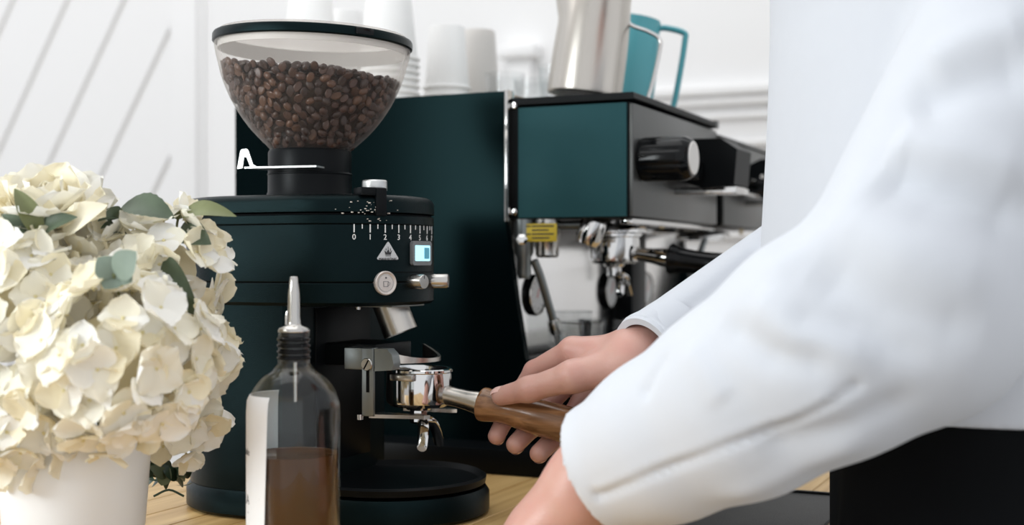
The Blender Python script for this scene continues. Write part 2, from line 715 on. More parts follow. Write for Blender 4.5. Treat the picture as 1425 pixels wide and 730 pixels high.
SL, STEP, GAP = 1.61, 0.3385, 0.030
for k in range(-12, 22):
    b0 = 4.130 + STEP * k + GAP / 2
    b1 = b0 + STEP - GAP
    poly = [(W0, Z0), (W1, Z0), (W1, Z1), (W0, Z1)]
    poly = clip_poly(poly, lambda p: p[1] - SL * p[0] - b0)
    poly = clip_poly(poly, lambda p: b1 - (p[1] - SL * p[0])) if poly else poly
    if len(poly) < 3:
        continue
    obj('plank', prism(poly, -0.014, 0.0, 'y'), 'wall_paint', wall, smooth=False)
groove = obj('groove_backing', wbox(W0, W1, Z0, Z1, 0.0, 0.003), 'groove_shade', wall, smooth=False)
# frame round the boarded field, stile and mouldings
for i, (w0, w1, z0, z1, dpt) in enumerate([(-2.235, -2.15, -0.9, 2.45, 0.022), (-5.1, -2.235, 2.3, 2.45, 0.022),
                                          (-5.1, -2.235, -0.45, -0.30, 0.022),
                                          (-2.15, -2.135, -0.9, 2.45, 0.010)]):
    obj('panel_frame', wbox(w0, w1, z0, z1, 0.0, dpt, 0.003), 'trim_paint', wall)
# dado mouldings further along the wall
for z0, z1, dpt in ((0.612, 0.632, 0.026), (0.590, 0.612, 0.016), (0.560, 0.572, 0.010), (0.500, 0.515, 0.012), (0.30, 0.32, 0.01)):
    obj('moulding', wbox(-1.25, 2.5, z0, z1, 0.0, dpt, 0.004), 'trim_paint', wall)
for w in (-1.25, 0.06, 1.2):
    obj('pilaster', wbox(w, w + 0.055, -0.9, 0.74, 0.0, 0.03, 0.004), 'trim_paint', wall)
    obj('pilaster_cap', wbox(w - 0.02, w + 0.075, 0.72, 0.75, 0.0, 0.05, 0.006), 'trim_paint', wall)

# added end wall, out of view, its window opening framing the left area light
XW = -1.30
WY0, WY1, WZ0, WZ1 = 0.08, 0.76, 0.20, 0.96
added_wall = struct(obj('added_wall_left', join(box(XW - 0.12, XW, -1.4, WY0, ZF, 2.6), box(XW - 0.12, XW, WY1, 1.35, ZF, 2.6), box(XW - 0.12, XW, WY0, WY1, ZF, WZ0),
                                         box(XW - 0.12, XW, WY0, WY1, WZ1, 2.6)), 'wall_paint', smooth=False))
added_win = struct(obj('added_window_1', join(box(XW - 0.03, XW + 0.012, WY0 - 0.03, WY0 + 0.012, WZ0 - 0.03, WZ1 + 0.03), box(XW - 0.03, XW + 0.012, WY1 - 0.012, WY1 + 0.03, WZ0 - 0.03, WZ1 + 0.03),
                                  box(XW - 0.03, XW + 0.012, WY0, WY1, WZ1 - 0.012, WZ1 + 0.03), box(XW - 0.03, XW + 0.030, WY0 - 0.04, WY1 + 0.04, WZ0 - 0.03, WZ0 + 0.012)), 'trim_paint', smooth=False))
floor = struct(obj('floor', box(-4.5, 4.5, -2.0, 5.5, ZF - 0.05, ZF), 'floor_tile'))

# counter: front edge runs along LAT through (0.30, 1.233)
EDGE = Vector((0.302, 1.233, 0)).dot(FWD)                 # distance of the front edge along FWD
counter = thing('counter_worktop', 'light oak worktop of glued staves under the grinder and flowers', 'counter',
                (0, 0, 0), ANG)
nst = 15
sw = 0.052
for i in range(nst):
    x1 = EDGE - i * sw
    o = obj('stave', box(x1 - sw + 0.0004, x1 - 0.0004, 0.55, 2.45, -0.04, 0.0, 0.0008, 1), 'counter_wood', counter)
base = obj('cabinet', box(EDGE - nst * sw + 0.02, EDGE - 0.03, 0.60, 2.40, ZF, -0.041, 0.003), 'cabinet', counter)

# =================================================================== COFFEE GRINDER
gr = thing('coffee_grinder', 'matt black coffee grinder with a frosted bean hopper, standing beside the bottle', 'grinder', GR0, ANG)
RG, HS = 0.0975, 0.0345                                   # end radius, half distance of end centres
obj('base', stadium([(RG - .006, 0.0), (RG, 0.004), (RG, 0.021), (RG - .004, 0.027), (RG - .012, 0.029)],
                    -HS, 0.098), 'powder_black', gr)
tray = lathe([(0.082, 0.0), (0.0935, 0.002), (0.0945, 0.008), (0.091, 0.010), (0.086, 0.005), (0.010, 0.004)], 56, (0.098, 0, 0.0285))
obj('grounds_tray', tray, 'satin_black', gr)
# column (back half of the body), head housing above it
col = stadium([(RG - .004, 0.028), (RG - .004, 0.210)], -HS, -HS + 0.001)
colpts = []
R2 = RG - 0.004
for i in range(25):
    a = PI / 2 + PI * i / 24
    colpts.append((-HS + R2 * math.cos(a), R2 * math.sin(a)))
colpts += [(0.030, -R2), (0.040, -R2 + 0.010), (0.040, R2 - 0.010), (0.030, R2)]
obj('column', prism(colpts, 0.0275, 0.209, 'z'), 'powder_black', gr)
obj('column_trim', box(0.0375, 0.0415, -0.052, 0.052, 0.05, 0.205, 0.001), 'satin_black', gr)
obj('lower_housing', stadium([(RG - .012, 0.2075), (RG - .003, 0.2085), (RG, 0.2115), (RG, 0.2295), (RG - .0006, 0.2303)],
                             -HS, HS, 28), 'powder_black', gr)
obj('head_housing', stadium([(RG - .0006, 0.2312), (RG, 0.2320), (RG, 0.2853), (RG - .0006, 0.2862)], -HS, HS, 28),
    'powder_black', gr)
obj('seam', stadium([(RG - .0022, 0.2295), (RG - .0022, 0.2970)], -HS, HS, 28), 'seam_black', gr)
obj('adjusting_ring', stadium([(RG - .0006, 0.2868), (RG, 0.2876), (RG, 0.2950), (RG - .0008, 0.2958)], -HS, HS, 28),
    'powder_black', gr)
obj('top_cap', stadium([(RG - .003, 0.2978), (RG + .0004, 0.2985), (RG + .0004, 0.3085), (RG - .0015, 0.3125),
                        (RG - .0055, 0.3150), (RG - .012, 0.3158), (0.05, 0.3162)], -HS, HS, 28), 'powder_black', gr)
# hopper collar
obj('hopper_collar', lathe([(0.0455, 0.3155), (0.0450, 0.3185), (0.0432, 0.3225), (0.0430, 0.3395), (0.0436, 0.3402), (0.0436, 0.3412),
                            (0.0428, 0.3420), (0.0428, 0.3628), (0.0415, 0.3655), (0.036, 0.3660)], 56), 'satin_black', gr)
# hopper bowl (thin shell), rim band and lid
HT = Euler((0, math.radians(2.0), 0)).to_matrix().to_4x4()      # the bowl sits a little askew in its collar
HB = Vector((0, 0, 0.360))


def tilt(vf):
    M = Matrix.Translation(HB) @ HT @ Matrix.Translation(-HB)
    return xf(vf, M)


bowl = [(0.0400, 0.3620), (0.0420, 0.3668), (0.0525, 0.3765), (0.0665, 0.3915), (0.0810, 0.4130), (0.0910, 0.4350),
        (0.0966, 0.4540), (0.0996, 0.4660), (0.1004, 0.4735)]


def bowl_r(z):
    for (r0, z0), (r1, z1) in zip(bowl, bowl[1:]):
        if z0 <= z <= z1:
            return r0 + (r1 - r0) * (z - z0) / (z1 - z0)
    return bowl[-1][0] if z > bowl[-1][1] else bowl[0][0]


def smooth_prof(p, n=5):
    q = arc_path([(a, 0, b) for a, b in p], n)
    return [(v.x, v.z) for v in q]


sb = smooth_prof(bowl)
obj('hopper', tilt(lathe(sb, 72, cap0=False, cap1=False)), 'hopper_plastic', gr, sharp=None)
obj('hopper_rim', tilt(lathe([(0.0975, 0.4727), (0.1010, 0.4721), (0.1024, 0.4735), (0.1024, 0.4795), (0.1012, 0.4817), (0.0990, 0.4823),
                              (0.0975, 0.4727)], 72, cap0=False, cap1=False)), 'powder_black', gr)
lid = obj('hopper_lid', tilt(lathe([(0.0975, 0.4813), (0.0975, 0.4837), (0.0960, 0.4850), (0.030, 0.4860)], 64)), 'hopper_plastic', gr)
obj('lid_skirt', tilt(lathe([(0.0960, 0.4660), (0.0968, 0.4660), (0.0972, 0.4815), (0.0960, 0.4815), (0.0960, 0.4660)], 64, cap0=False, cap1=False)), 'skirt_plastic', lid)
obj('lid_notch', tilt(xf(box(-0.010, 0.010, -0.0025, 0.0025, 0.4745, 0.4807, 0.0008),
                         Matrix.Rotation(math.radians(62), 4, 'Z') @ Matrix.Translation((0, -0.1014, 0)))), 'gloss_black', lid)


# slider plate of the hopper with its bent-up tab
def to_local(v):
    """world -> grinder local"""
    d = Vector(v) - GR0
    return Vector((d.dot(FWD), d.dot(LAT), d.z))


def pl(px, py, D):
    return to_local(P(px, py, D))


a, b = pl(330, 234, 1.306), pl(440, 239, 1.283)
pl_dir = (b - a).normalized()
pl_n = Vector((0, 0, 1)).cross(pl_dir).normalized()
zt = 0.3455
pts = [a + pl_dir * 0.008, b, b + pl_n * 0.030, a + pl_dir * 0.02 + pl_n * 0.030]
plate = prism([(p.x, p.y) for p in pts], zt - 0.0008, zt + 0.0008, 'z')
tabp = [(0.0, zt - 0.001), (0.0035, zt + 0.0165), (0.0050, zt + 0.0185), (0.0105, zt + 0.0190), (0.0125, zt + 0.0170), (0.0175, zt + 0.0030), (0.0220, zt + 0.0008),
        (0.0220, zt - 0.0008), (0.0150, zt + 0.0000), (0.0105, zt + 0.0105), (0.0075, zt + 0.0110), (0.0060, zt - 0.0004)]
r0, r1 = [], []
for u, z in tabp:
    q = a + pl_dir * u
    r0.append((q.x, q.y, z))
    q = q + pl_n * 0.0016
    r1.append((q.x, q.y, z))
sl = obj('hopper_slider', join(plate, loft([r0, r1])), 'aluminium', gr)


# things on the rounded front: angle a in world degrees from the lens axis
def arc_dir(adeg):
    a = math.radians(adeg)
    return Vector((CA * math.sin(a) + SA * math.cos(a), SA * math.sin(a) - CA * math.cos(a), 0))


def arc_pt(adeg, z, off=0.0):
    p = Vector((HS, 0, z)) + arc_dir(adeg) * (RG + off)
    return p


def wrap(vf, a0, z0, off):
    V, F = vf
    out = []
    for x, y, z in V:
        p = arc_pt(a0 + math.degrees(x / RG), z0 + y, off + z)
        out.append(tuple(p))
    return out, F


def wrap_rect(w, h, dx=0.0, dy=0.0, n=6, th=0.0004, z=0.0):
    V, F = [], []
    rings = []
    for i in range(n + 1):
        x = dx - w / 2 + w * i / n
        rings.append([(x, dy - h / 2, z), (x, dy + h / 2, z), (x, dy + h / 2, z + th), (x, dy - h / 2, z + th)])
    return loft(rings)


A0, DA = 16.3, 9.25
marks = []
for k in range(8):
    ang = A0 + DA * k
    marks.append(wrap(wrap_rect(0.0011, 0.0078, n=1), ang, 0.2826, 0.0))
    if k < 7:
        marks.append(wrap(wrap_rect(0.0008, 0.0042, n=1), ang + DA / 2, 0.2844, 0.0))
    obj('scale_number', wrap(text_mesh(str(k), 0.0076), ang, 0.2742, 0.0), 'white_print', gr, smooth=False)
obj('scale_marks', join(*marks), 'white_print', gr, smooth=False)

# badge: silver triangle with a crown and lettering
BA = 36.6
tri = []
for t in (0, 0.0006):
    ring = []
    for (cx_, cy_, a0) in ((0, 0.0088, 90), (-0.0105, -0.0058, 210), (0.0105, -0.0058, 330)):
        for da in (-55, -20, 20, 55):
            ring.append((cx_ + 0.0013 * math.cos(math.radians(a0 + da)), cy_ + 0.0013 * math.sin(math.radians(a0 + da)), t))
    tri.append(ring)
badge = obj('badge', wrap(loft(tri), BA, 0.2598, 0.0), 'badge_silver', gr, smooth=False)
crown = [(-0.0028, -0.0026), (0.0028, -0.0026), (0.0040, 0.0016), (0.0017, -0.0006), (0.0, 0.0028), (-0.0017, -0.0006), (-0.0040, 0.0016)]
cr_vf = join(loft([[(x, y + 0.0008, 0) for x, y in crown], [(x, y + 0.0008, 0.0003) for x, y in crown]]),
             loft([[(x, y, z) for x, y in ((-.0028, -.0031), (.0028, -.0031), (.0028, -.0025), (-.0028, -.0025))] for z in (0, .0003)]),
             *[loft([[(x + u, y + v, z) for u, v in ((-.0002, 0), (.0002, 0), (.0002, .0022), (-.0002, .0022))] for z in (0, .0003)])
               for x, y in ((0, .0038), (-.0024, .0022), (.0024, .0022))])
obj('crown_emblem', wrap(cr_vf, BA, 0.2592, 0.0006), 'dark_print', badge, smooth=False)
obj('badge_lettering', wrap(text_mesh('MAHLKÖNIG', 0.0035, 0.0001), BA, 0.2532, 0.0007), 'dark_print', badge, smooth=False)

# display
DP = 64.0
bez = [[(sx * (0.0098 - r) + r * math.cos(math.radians(a)) * sx, 0, 0) for sx in (1,) for r in (0.003,) for a in (0,)]]


def rrect(w, h, r, n=4):
    pts = []
    for cx_, cy_, a0 in ((w / 2 - r, h / 2 - r, 0), (-w / 2 + r, h / 2 - r, 90), (-w / 2 + r, -h / 2 + r, 180), (w / 2 - r, -h / 2 + r, 270)):
        for i in range(n + 1):
            a = math.radians(a0 + 90 * i / n)
            pts.append((cx_ + r * math.cos(a), cy_ + r * math.sin(a)))
    return pts


def rplate(w, h, r, z0, z1):
    p = rrect(w, h, r)
    return loft([[(x, y, z0) for x, y in p], [(x, y, z1) for x, y in p]])


dm = axis_matrix(arc_pt(DP, 0.2600, -0.0012), arc_dir(DP))
# make the plate's y axis point up
zax = arc_dir(DP)
yax = Vector((0, 0, 1))
xax = yax.cross(zax)
DM = Matrix((xax, yax, zax)).transposed().to_4x4()


def face_matrix(adeg, z, off=0.0):
    zax = arc_dir(adeg)
    yax = Vector((0, 0, 1))
    xax = yax.cross(zax)
    M = Matrix((xax, yax, zax)).transposed().to_4x4()
    return Matrix.Translation(arc_pt(adeg, z, off)) @ M


dsp = obj('display', xf(rplate(0.0370, 0.0240, 0.003, -0.004, 0.0016), face_matrix(DP, 0.2592)), 'bezel_grey', gr)
obj('screen', xf(rplate(0.0290, 0.0155, 0.0012, 0.0, 0.0021), face_matrix(DP, 0.2592)), 'screen_cyan', dsp)
obj('screen_segment', xf(rplate(0.0095, 0.0110, 0.0005, 0.0, 0.0024),
                         face_matrix(DP, 0.2592) @ Matrix.Translation((0.0075, 0, 0))), 'screen_blue', dsp)
obj('display_frame_line', wrap(wrap_rect(0.085, 0.0007, n=12), 56, 0.2405, 0.0), 'seam_black', gr)
# start button with a cup sign
BT = 34.6
fm = face_matrix(BT, 0.2302)
bt = obj('start_button', xf(lathe([(0.0117, -0.003), (0.0117, 0.0022), (0.0108, 0.0032), (0.0096, 0.0028), (0.0088, 0.0022), (0.0012, 0.0024)], 36), fm),
         'button_cream', gr)
cup = [(-.0030, .0016), (-.0026, -.0036), (.0022, -.0036), (.0026, .0016), (.0022, .0016), (.0018, -.0032), (-.0022, -.0032), (-.0026, .0016)]
sign = join(loft([[(x, y, z) for x, y in cup] for z in (0.0020, 0.0027)]),
            loft([[(x, y, z) for x, y in ((-.003, .0013), (.0026, .0013), (.0026, .0017), (-.003, .0017))] for z in (0.0020, 0.0027)]),
            tube([(0.0024, 0.0008, 0.0025), (0.0044, 0.0004, 0.0025), (0.0040, -0.0018, 0.0025), (0.0022, -0.0022, 0.0025)], 0.0002, 6),
            lathe([(0.0009, 0.0020), (0.0009, 0.0028)], 14, (0.0, 0.0050, 0)))
obj('cup_sign', xf(sign, fm), 'grey_print', bt, smooth=False)
obj('button_ring', xf(lathe([(0.0082, 0.0020), (0.0084, 0.0026), (0.0079, 0.0026), (0.0077, 0.0020), (0.0082, 0.0020)], 36, cap0=False, cap1=False), fm),
    'steel', bt)
for ang in (54.5, 84.5):
    fm = face_matrix(ang, 0.2312)
    k = obj('timer_dial', xf(lathe([(0.0072, -0.003), (0.0072, 0.0150), (0.0066, 0.0161), (0.0008, 0.0162)], 28), fm), 'steel', gr)
    obj('dial_mark', xf(box(-0.0004, 0.0004, 0.003, 0.0062, 0.0158, 0.0164), fm), 'dark_print', k)
# adjusting lever and its steel knob on the top edge
ad = arc_dir(30.5)
lp = Vector((HS, 0, 0)) + ad * (RG - 0.003)
tang = Vector((-ad.y, ad.x, 0))
LM = Matrix((tang, ad, Vector((0, 0, 1)))).transposed().to_4x4()
LM.translation = lp
obj('adjusting_lever', xf(join(box(-0.018, 0.008, -0.016, 0.004, 0.3140, 0.3220, 0.0012), box(-0.003, 0.008, -0.002, 0.0055, 0.2945, 0.3215, 0.001)), LM),
    'satin_black', gr)
obj('lever_knob', xf(lathe([(0.0085, 0.318), (0.0118, 0.3195), (0.0122, 0.3205), (0.0122, 0.3285), (0.0112, 0.3298), (0.001, 0.3300)], 40, (0.003, -0.012, 0)), LM),
    'aluminium', gr)
# dried grounds dusted round the lever
dust = []
for i in range(46):
    ang = random.gauss(26, 9)
    zz = random.choice([0.2968, 0.2975, 0.300, 0.304, 0.308, 0.291]) + random.gauss(0, 0.0012)
    s = random.uniform(0.0003, 0.0010)
    p = arc_pt(ang, zz, 0.0002)
    dust.append(box(p.x - s, p.x + s, p.y - s, p.y + s, p.z - s * .6, p.z + s * .6))
o = obj('coffee_dust', join(*dust), 'powder_grounds', gr, smooth=False)
o['kind'] = 'stuff'
# spout
sp0, sp1 = Vector((0.092, 0.0, 0.2150)), Vector((0.1055, 0.004, 0.1795))
spd = (sp1 - sp0)
obj('spout', xf(lathe([(0.0175, 0.0), (0.0175, spd.length), (0.0155, spd.length), (0.0150, 0.004), (0.002, 0.003)], 36), axis_matrix(sp0, spd)),
    'steel_brushed', gr)
obj('spout_plate', box(0.070, 0.118, -0.036, 0.030, 0.2062, 0.2080, 0.0006), 'dull_metal', gr)
obj('plate_screw', lathe([(0.003, 0.2035), (0.003, 0.2065)], 12, (0.076, -0.030, 0)), 'steel', gr)
# portafilter fork: bracket, slotted plate, screw, upper stop and lower prongs
FK = -0.046
fork = obj('fork_bracket', box(0.0745, 0.1030, FK - 0.008, FK + 0.010, 0.1462, 0.1672, 0.0012), 'dull_metal', gr)
slot = rrect(0.0135, 0.0, 0.0)
plv = box(0.0965, 0.1095, FK - 0.011, FK - 0.0075, 0.1020, 0.1672, 0.0006)
obj('slotted_plate', plv, 'dull_metal', gr)
obj('plate_slot', box(0.1015, 0.1050, FK - 0.0115, FK - 0.0105, 0.1250, 0.1480, 0.0004), 'seam_black', gr)
scw = obj('fork_screw', xf(lathe([(0.0062, 0), (0.0062, 0.002), (0.0055, 0.0028), (0.001, 0.0028)], 24),
                           axis_matrix(Vector((0.1030, FK - 0.0108, 0.1520)), (0, -1, 0))), 'steel', gr)
obj('screw_groove', xf(box(-0.0052, 0.0052, -0.0007, 0.0007, 0.0024, 0.0030), axis_matrix(Vector((0.1030, FK - 0.0108, 0.1520)), (0, -1, 0), math.radians(60))),
    'seam_black', scw)
stop = [(0.1100, 0.1672), (0.1235, 0.1672), (0.1290, 0.1620), (0.1310, 0.1530), (0.1290, 0.1470), (0.1100, 0.1455)]
obj('fork_arm', prism(stop, FK - 0.010, FK + 0.004, 'y'), 'dull_metal', gr)
cradle = []
for i in range(13):
    a_ = math.radians(-75 + 150 * i / 12)
    c_, s_ = math.cos(a_), math.sin(a_)
    zz = 0.1560 + 0.0105 * (abs(i - 6) / 6) ** 2.5
    cradle.append([(0.098 + 0.046 * c_, 0.043 * s_, 0.1520), (0.098 + 0.049 * c_, 0.046 * s_, 0.1520),
                   (0.098 + 0.049 * c_, 0.046 * s_, zz), (0.098 + 0.046 * c_, 0.043 * s_, zz)])
obj('fork_cradle', loft(cradle), 'steel_brushed', gr)
obj('cradle_back', box(0.038, 0.100, -0.036, 0.036, 0.148, 0.170, 0.002), 'satin_black', gr)
for s in (-1, 1):
    obj('fork_prong', prism([(0.098, s * 0.022), (0.150, s * 0.026), (0.156, s * 0.0285), (0.152, s * 0.034), (0.098, s * 0.046)], 0.0990, 0.1025, 'z'),
        'steel_brushed', gr)
obj('fork_pin', lathe([(0.0035, 0.0985), (0.0035, 0.1035)], 14, (0.0945, FK - 0.011, 0)), 'steel', gr)

# ------------------------------------------------------------------ beans: pressed against the hopper wall and on the heap


def bean_mesh(name, m):
    n, k = 12, 8
    rings = []
    for i in range(1, k):
        t = PI * i / k
        ring = []
        for j in range(n):
            a = 2 * PI * j / n
            x = -math.cos(t)
            y = math.sin(t) * math.cos(a)
            z = math.sin(t) * math.sin(a)
            if z < 0:
                z *= 0.42                                   # flat face
                crease = math.exp(-(y / 0.20) ** 2) * math.sin(t)
                z += 0.30 * crease
            ring.append((x * 0.0052, y * 0.0038, z * 0.0034))
        rings.append(ring)
    V, F = loft(rings)
    return mk_mesh(name, (V, F), m, sharp=50)


bean_meshes = [bean_mesh('bean', m) for m in ('bean_roast', 'bean_roast_dark', 'bean_roast_light', 'bean_roast')]
cam_l = to_local(Vector((0, 0, EYE)))
spots = []


def fill_z(x, y):
    w = GR0 + FWD * x + LAT * y
    u = (w.x - GR0.x) / 0.1
    return 0.4405 - 0.006 * u + 0.006 * (1 - (x * x + y * y) / 0.0088) + 0.0025 * math.sin(60 * x + 2) * math.cos(55 * y)


tries = 0
cell = {}


def far_enough(p, d):
    k = tuple(int(math.floor(c / d)) for c in p)
    for i in (-1, 0, 1):
        for j in (-1, 0, 1):
            for q in (-1, 0, 1):
                for o_ in cell.get((k[0] + i, k[1] + j, k[2] + q), ()):
                    if (o_ - p).length < d:
                        return False
    cell.setdefault(k, []).append(p)
    return True


MT = Matrix.Translation(HB) @ HT @ Matrix.Translation(-HB)
for _ in range(26000):                                       # against the wall
    z = random.uniform(0.370, 0.449)
    a_ = random.uniform(0, 2 * PI)
    r = bowl_r(z) - 0.0048 - random.choice([0, 0, 0.0015])
    p = Vector((r * math.cos(a_), r * math.sin(a_), z))
    if z > fill_z(p.x, p.y) + random.uniform(-0.001, 0.0025):
        continue
    if far_enough(p, 0.0077):
        spots.append((p, Vector((math.cos(a_), math.sin(a_), -0.45)).normalized()))
for _ in range(5000):                                        # the top of the heap
    r = 0.088 * math.sqrt(random.random())
    a_ = random.uniform(0, 2 * PI)
    p = Vector((r * math.cos(a_), r * math.sin(a_), 0))
    p.z = fill_z(p.x, p.y)
    if far_enough(p, 0.0080):
        spots.append((p, Vector((0, 0, 1))))


def view_score(s):
    p, n = s
    return (cam_l - p).normalized().dot(n) - (0.5 if n.z > 0.9 else 0)


spots.sort(key=view_score, reverse=True)
hopper_mass = []
stuff_parts = []
BL = 'roasted coffee bean in the frosted grinder hopper, one of the heap'
for i, (p, n) in enumerate(spots):
    q = n.to_track_quat('Z', 'Y').to_matrix().to_4x4()
    R = q @ Matrix.Rotation(random.uniform(0, 2 * PI), 4, 'Z') @ Matrix.Rotation(random.gauss(0, 0.28), 4, 'X') \
        @ Matrix.Rotation(random.gauss(0, 0.28), 4, 'Y')
    if random.random() < 0.45:
        R = R @ Matrix.Rotation(PI, 4, 'X')
    s = random.uniform(0.95, 1.18)
    M = MT @ Matrix.Translation(p) @ R @ Matrix.Scale(s, 4)
    me = random.choice(bean_meshes)
    if i < 300:
        W = Matrix.Translation(GR0) @ Matrix.Rotation(ANG, 4, 'Z') @ M
        o = bpy.data.objects.new('coffee_bean', me)
        COL.objects.link(o)
        o.matrix_world = W
        tag(o, BL, 'coffee bean', 'beans in the hopper')
    else:
        stuff_parts.append(([tuple(M @ v.co) for v in me.vertices], [tuple(f.vertices) for f in me.polygons]))
core = []
for k in range(9):
    z = 0.364 + (0.431 - 0.364) * k / 8
    core.append((bowl_r(z) - 0.0085, z))
mass = join(lathe(core, 40), *stuff_parts)
o = obj('coffee_beans', mass, 'bean_roast_dark', None, sharp=50)
o.location = GR0
o.rotation_euler = (0, 0, ANG)
tag(o, 'dark mass of roasted coffee beans filling the depth of the grinder hopper', 'coffee beans', kind='stuff')

# =================================================================== ESPRESSO MACHINE
em = thing('espresso_machine', 'dark teal espresso machine with pressure gauges and a black steam knob', 'espresso machine', EM0, ANG)
WID = 0.72
side = [(-0.560, 0.030), (-0.050, 0.030), (-0.050, 0.098), (-0.128, 0.122), (-0.142, 0.200), (-0.157, 0.300), (-0.157, 0.460), (-0.560, 0.460)]
side_px = side
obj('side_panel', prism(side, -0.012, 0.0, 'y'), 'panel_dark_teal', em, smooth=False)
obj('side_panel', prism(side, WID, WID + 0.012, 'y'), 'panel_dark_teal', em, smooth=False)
obj('foot_shade_plate', box(-0.560, 0.040, -0.072, WID, 0.0005, 0.0300, 0.002), 'satin_black', em)  # added black slab standing in for the shade along the machine's foot
obj('edge_strip', box(-0.1575, -0.1535, -0.0135, 0.006, 0.300, 0.4615, 0.0006), 'chrome', em)
obj('corner_post', box(-0.1535, -0.1440, -0.002, 0.012, 0.303, 0.452, 0.001), 'satin_black', em)
for z in (0.312, 0.443):
    obj('panel_screw', xf(lathe([(0.0042, 0), (0.0042, 0.003), (0.003, 0.0042), (0.001, 0.0043)], 16), axis_matrix(Vector((-0.1495, -0.001, z)), (0, -1, 0))),
        'chrome', em)
obj('boiler_housing', box(-0.558, -0.160, 0.0, WID, 0.030, 0.452, 0.002), 'satin_black', em)
obj('cup_warmer', box(-0.560, -0.158, 0.0, WID, 0.452, 0.459, 0.001), 'steel_brushed', em)
# front box over the groups
obj('group_box', box(-0.156, -0.0015, 0.0015, 0.368, 0.303, 0.4410, 0.001), 'satin_black', em)
obj('teal_panel', box(-0.1440, -0.0040, -0.0030, 0.0015, 0.3045, 0.4395, 0.0008), 'panel_teal', em)
fp = obj('front_panel', box(-0.0015, 0.0035, 0.0010, 0.366, 0.3050, 0.4385, 0.0008), 'panel_grey', em)
lidp = [(-0.158, 0.4430), (0.0050, 0.4430), (0.0060, 0.4440), (0.0060, 0.4500), (0.0050, 0.4512), (-0.158, 0.4512)]
obj('lid', prism(lidp, -0.0045, 0.355, 'y'), 'satin_black', em, smooth=False)
obj('lid_lip', prism([(-0.150, 0.4425), (0.0060, 0.4425), (0.0060, 0.4530), (-0.150, 0.4530)], 0.355, 0.368, 'y'), 'panel_grey', em, smooth=False)
obj('second_group_box', box(-0.156, 0.0, 0.400, WID, 0.303, 0.4300, 0.001), 'satin_black', em)
obj('front_panel', box(0.0, 0.004, 0.402, WID - 0.002, 0.305, 0.428, 0.0008), 'panel_grey', em)
obj('top_rail', box(-0.156, 0.006, 0.372, WID, 0.4300, 0.4345, 0.001), 'panel_grey', em)
obj('centre_divider', box(-0.156, -0.010, 0.368, 0.400, 0.303, 0.430, 0.001), 'seam_black', em)
# polished back panel, gauges
obj('backsplash', box(-0.1600, -0.1570, 0.002, WID - 0.002, 0.118, 0.303, 0.0004), 'backsplash_steel', em)
for t in (0.070, 0.345, 0.510):
    gm = Matrix.Translation((-0.157, t, 0.2085)) @ Matrix.Rotation(PI / 2, 4, 'Y')
    g = obj('pressure_gauge', xf(lathe([(0.0235, 0.0), (0.0265, 0.001), (0.0270, 0.005), (0.0262, 0.0080), (0.0240, 0.0086), (0.0230, 0.0078), (0.0228, 0.0066)],
                                       40, cap1=False), gm), 'gloss_black', em)
    obj('gauge_bezel', xf(lathe([(0.0262, 0.0078), (0.0255, 0.0092), (0.0240, 0.0094), (0.0232, 0.0080), (0.0262, 0.0078)], 40, cap0=False, cap1=False), gm), 'steel', g)
    obj('gauge_dial', xf(lathe([(0.0230, 0.0060), (0.0230, 0.0074)], 40), gm), 'gauge_face', g)
    ticks = []
    for k in range(11):
        tm = Matrix.Rotation(math.radians(-45 - 27 * k), 4, 'Z')
        ticks.append(xf(box(-0.0004, 0.0004, 0.0165, 0.0205, 0.0073, 0.0076), tm))
    obj('gauge_ticks', xf(join(*ticks), gm), 'dark_print', g, smooth=False)
    obj('gauge_needle', xf(xf(box(-0.0006, 0.0006, -0.004, 0.015, 0.0077, 0.0080), Matrix.Rotation(math.radians(55), 4, 'Z')), gm), 'needle_red', g)
obj('support_column', box(-0.157, -0.128, 0.375, 0.440, 0.118, 0.303, 0.002), 'satin_black', em)


# steam knobs: fluted black grip with a white cap
def steam_knob(t, z):
    n = 72
    rings = []
    for x, r, fl in ((0.004, 0.0225, 0), (0.006, 0.0260, 0.5), (0.010, 0.0268, 1), (0.050, 0.0268, 1), (0.060, 0.0262, 0.8), (0.0665, 0.0225, 0), (0.0672, 0.0205, 0)):
        ring = []
        for i in range(n):
            a_ = 2 * PI * i / n
            rr = r - 0.0016 * fl * max(0, math.cos(9 * a_)) ** 3
            ring.append((x, t + rr * math.cos(a_), z + rr * math.sin(a_)))
        rings.append(ring)
    k = obj('steam_knob', loft(rings), 'gloss_black', em, sharp=40)
    obj('knob_cap', xf(lathe([(0.0198, 0.0), (0.0198, 0.0018), (0.0190, 0.0024), (0.001, 0.0026)], 40),
                       Matrix.Translation((0.0668, t, z)) @ Matrix.Rotation(PI / 2, 4, 'Y')), 'cap_white', k)


steam_knob(0.032, 0.3735)


# paddle housings: black moulded boxes with a faceted face
def paddle(t0, t1, z0, z1, p1):
    sect = [(0.002, z0 + 0.012), (p1 * 0.55, z0), (p1, z0 + 0.004), (p1 + 0.004, z1 - 0.014), (p1 * 0.8, z1), (0.030, z1 + 0.001), (0.002, z1 - 0.012)]
    o_ = obj('paddle_housing', prism(sect, t0, t1, 'y'), 'satin_black', em, smooth=False)
    obj('paddle_arm', box(0.0035, 0.045, t0 - 0.030, t0, z0 + 0.010, z1 - 0.030, 0.003), 'gloss_black', em)
    obj('indicator', xf(lathe([(0.003, 0), (0.003, 0.002), (0.001, 0.0025)], 14), axis_matrix(Vector((0.040, t0 - 0.0300, z1 - 0.028)), (0, -1, 0))), 'cap_white', em)
    obj('paddle_trim', box(0.002, p1 + 0.002, t0 + 0.004, t1 - 0.004, z0 - 0.007, z0 + 0.002, 0.001), 'chrome', em)


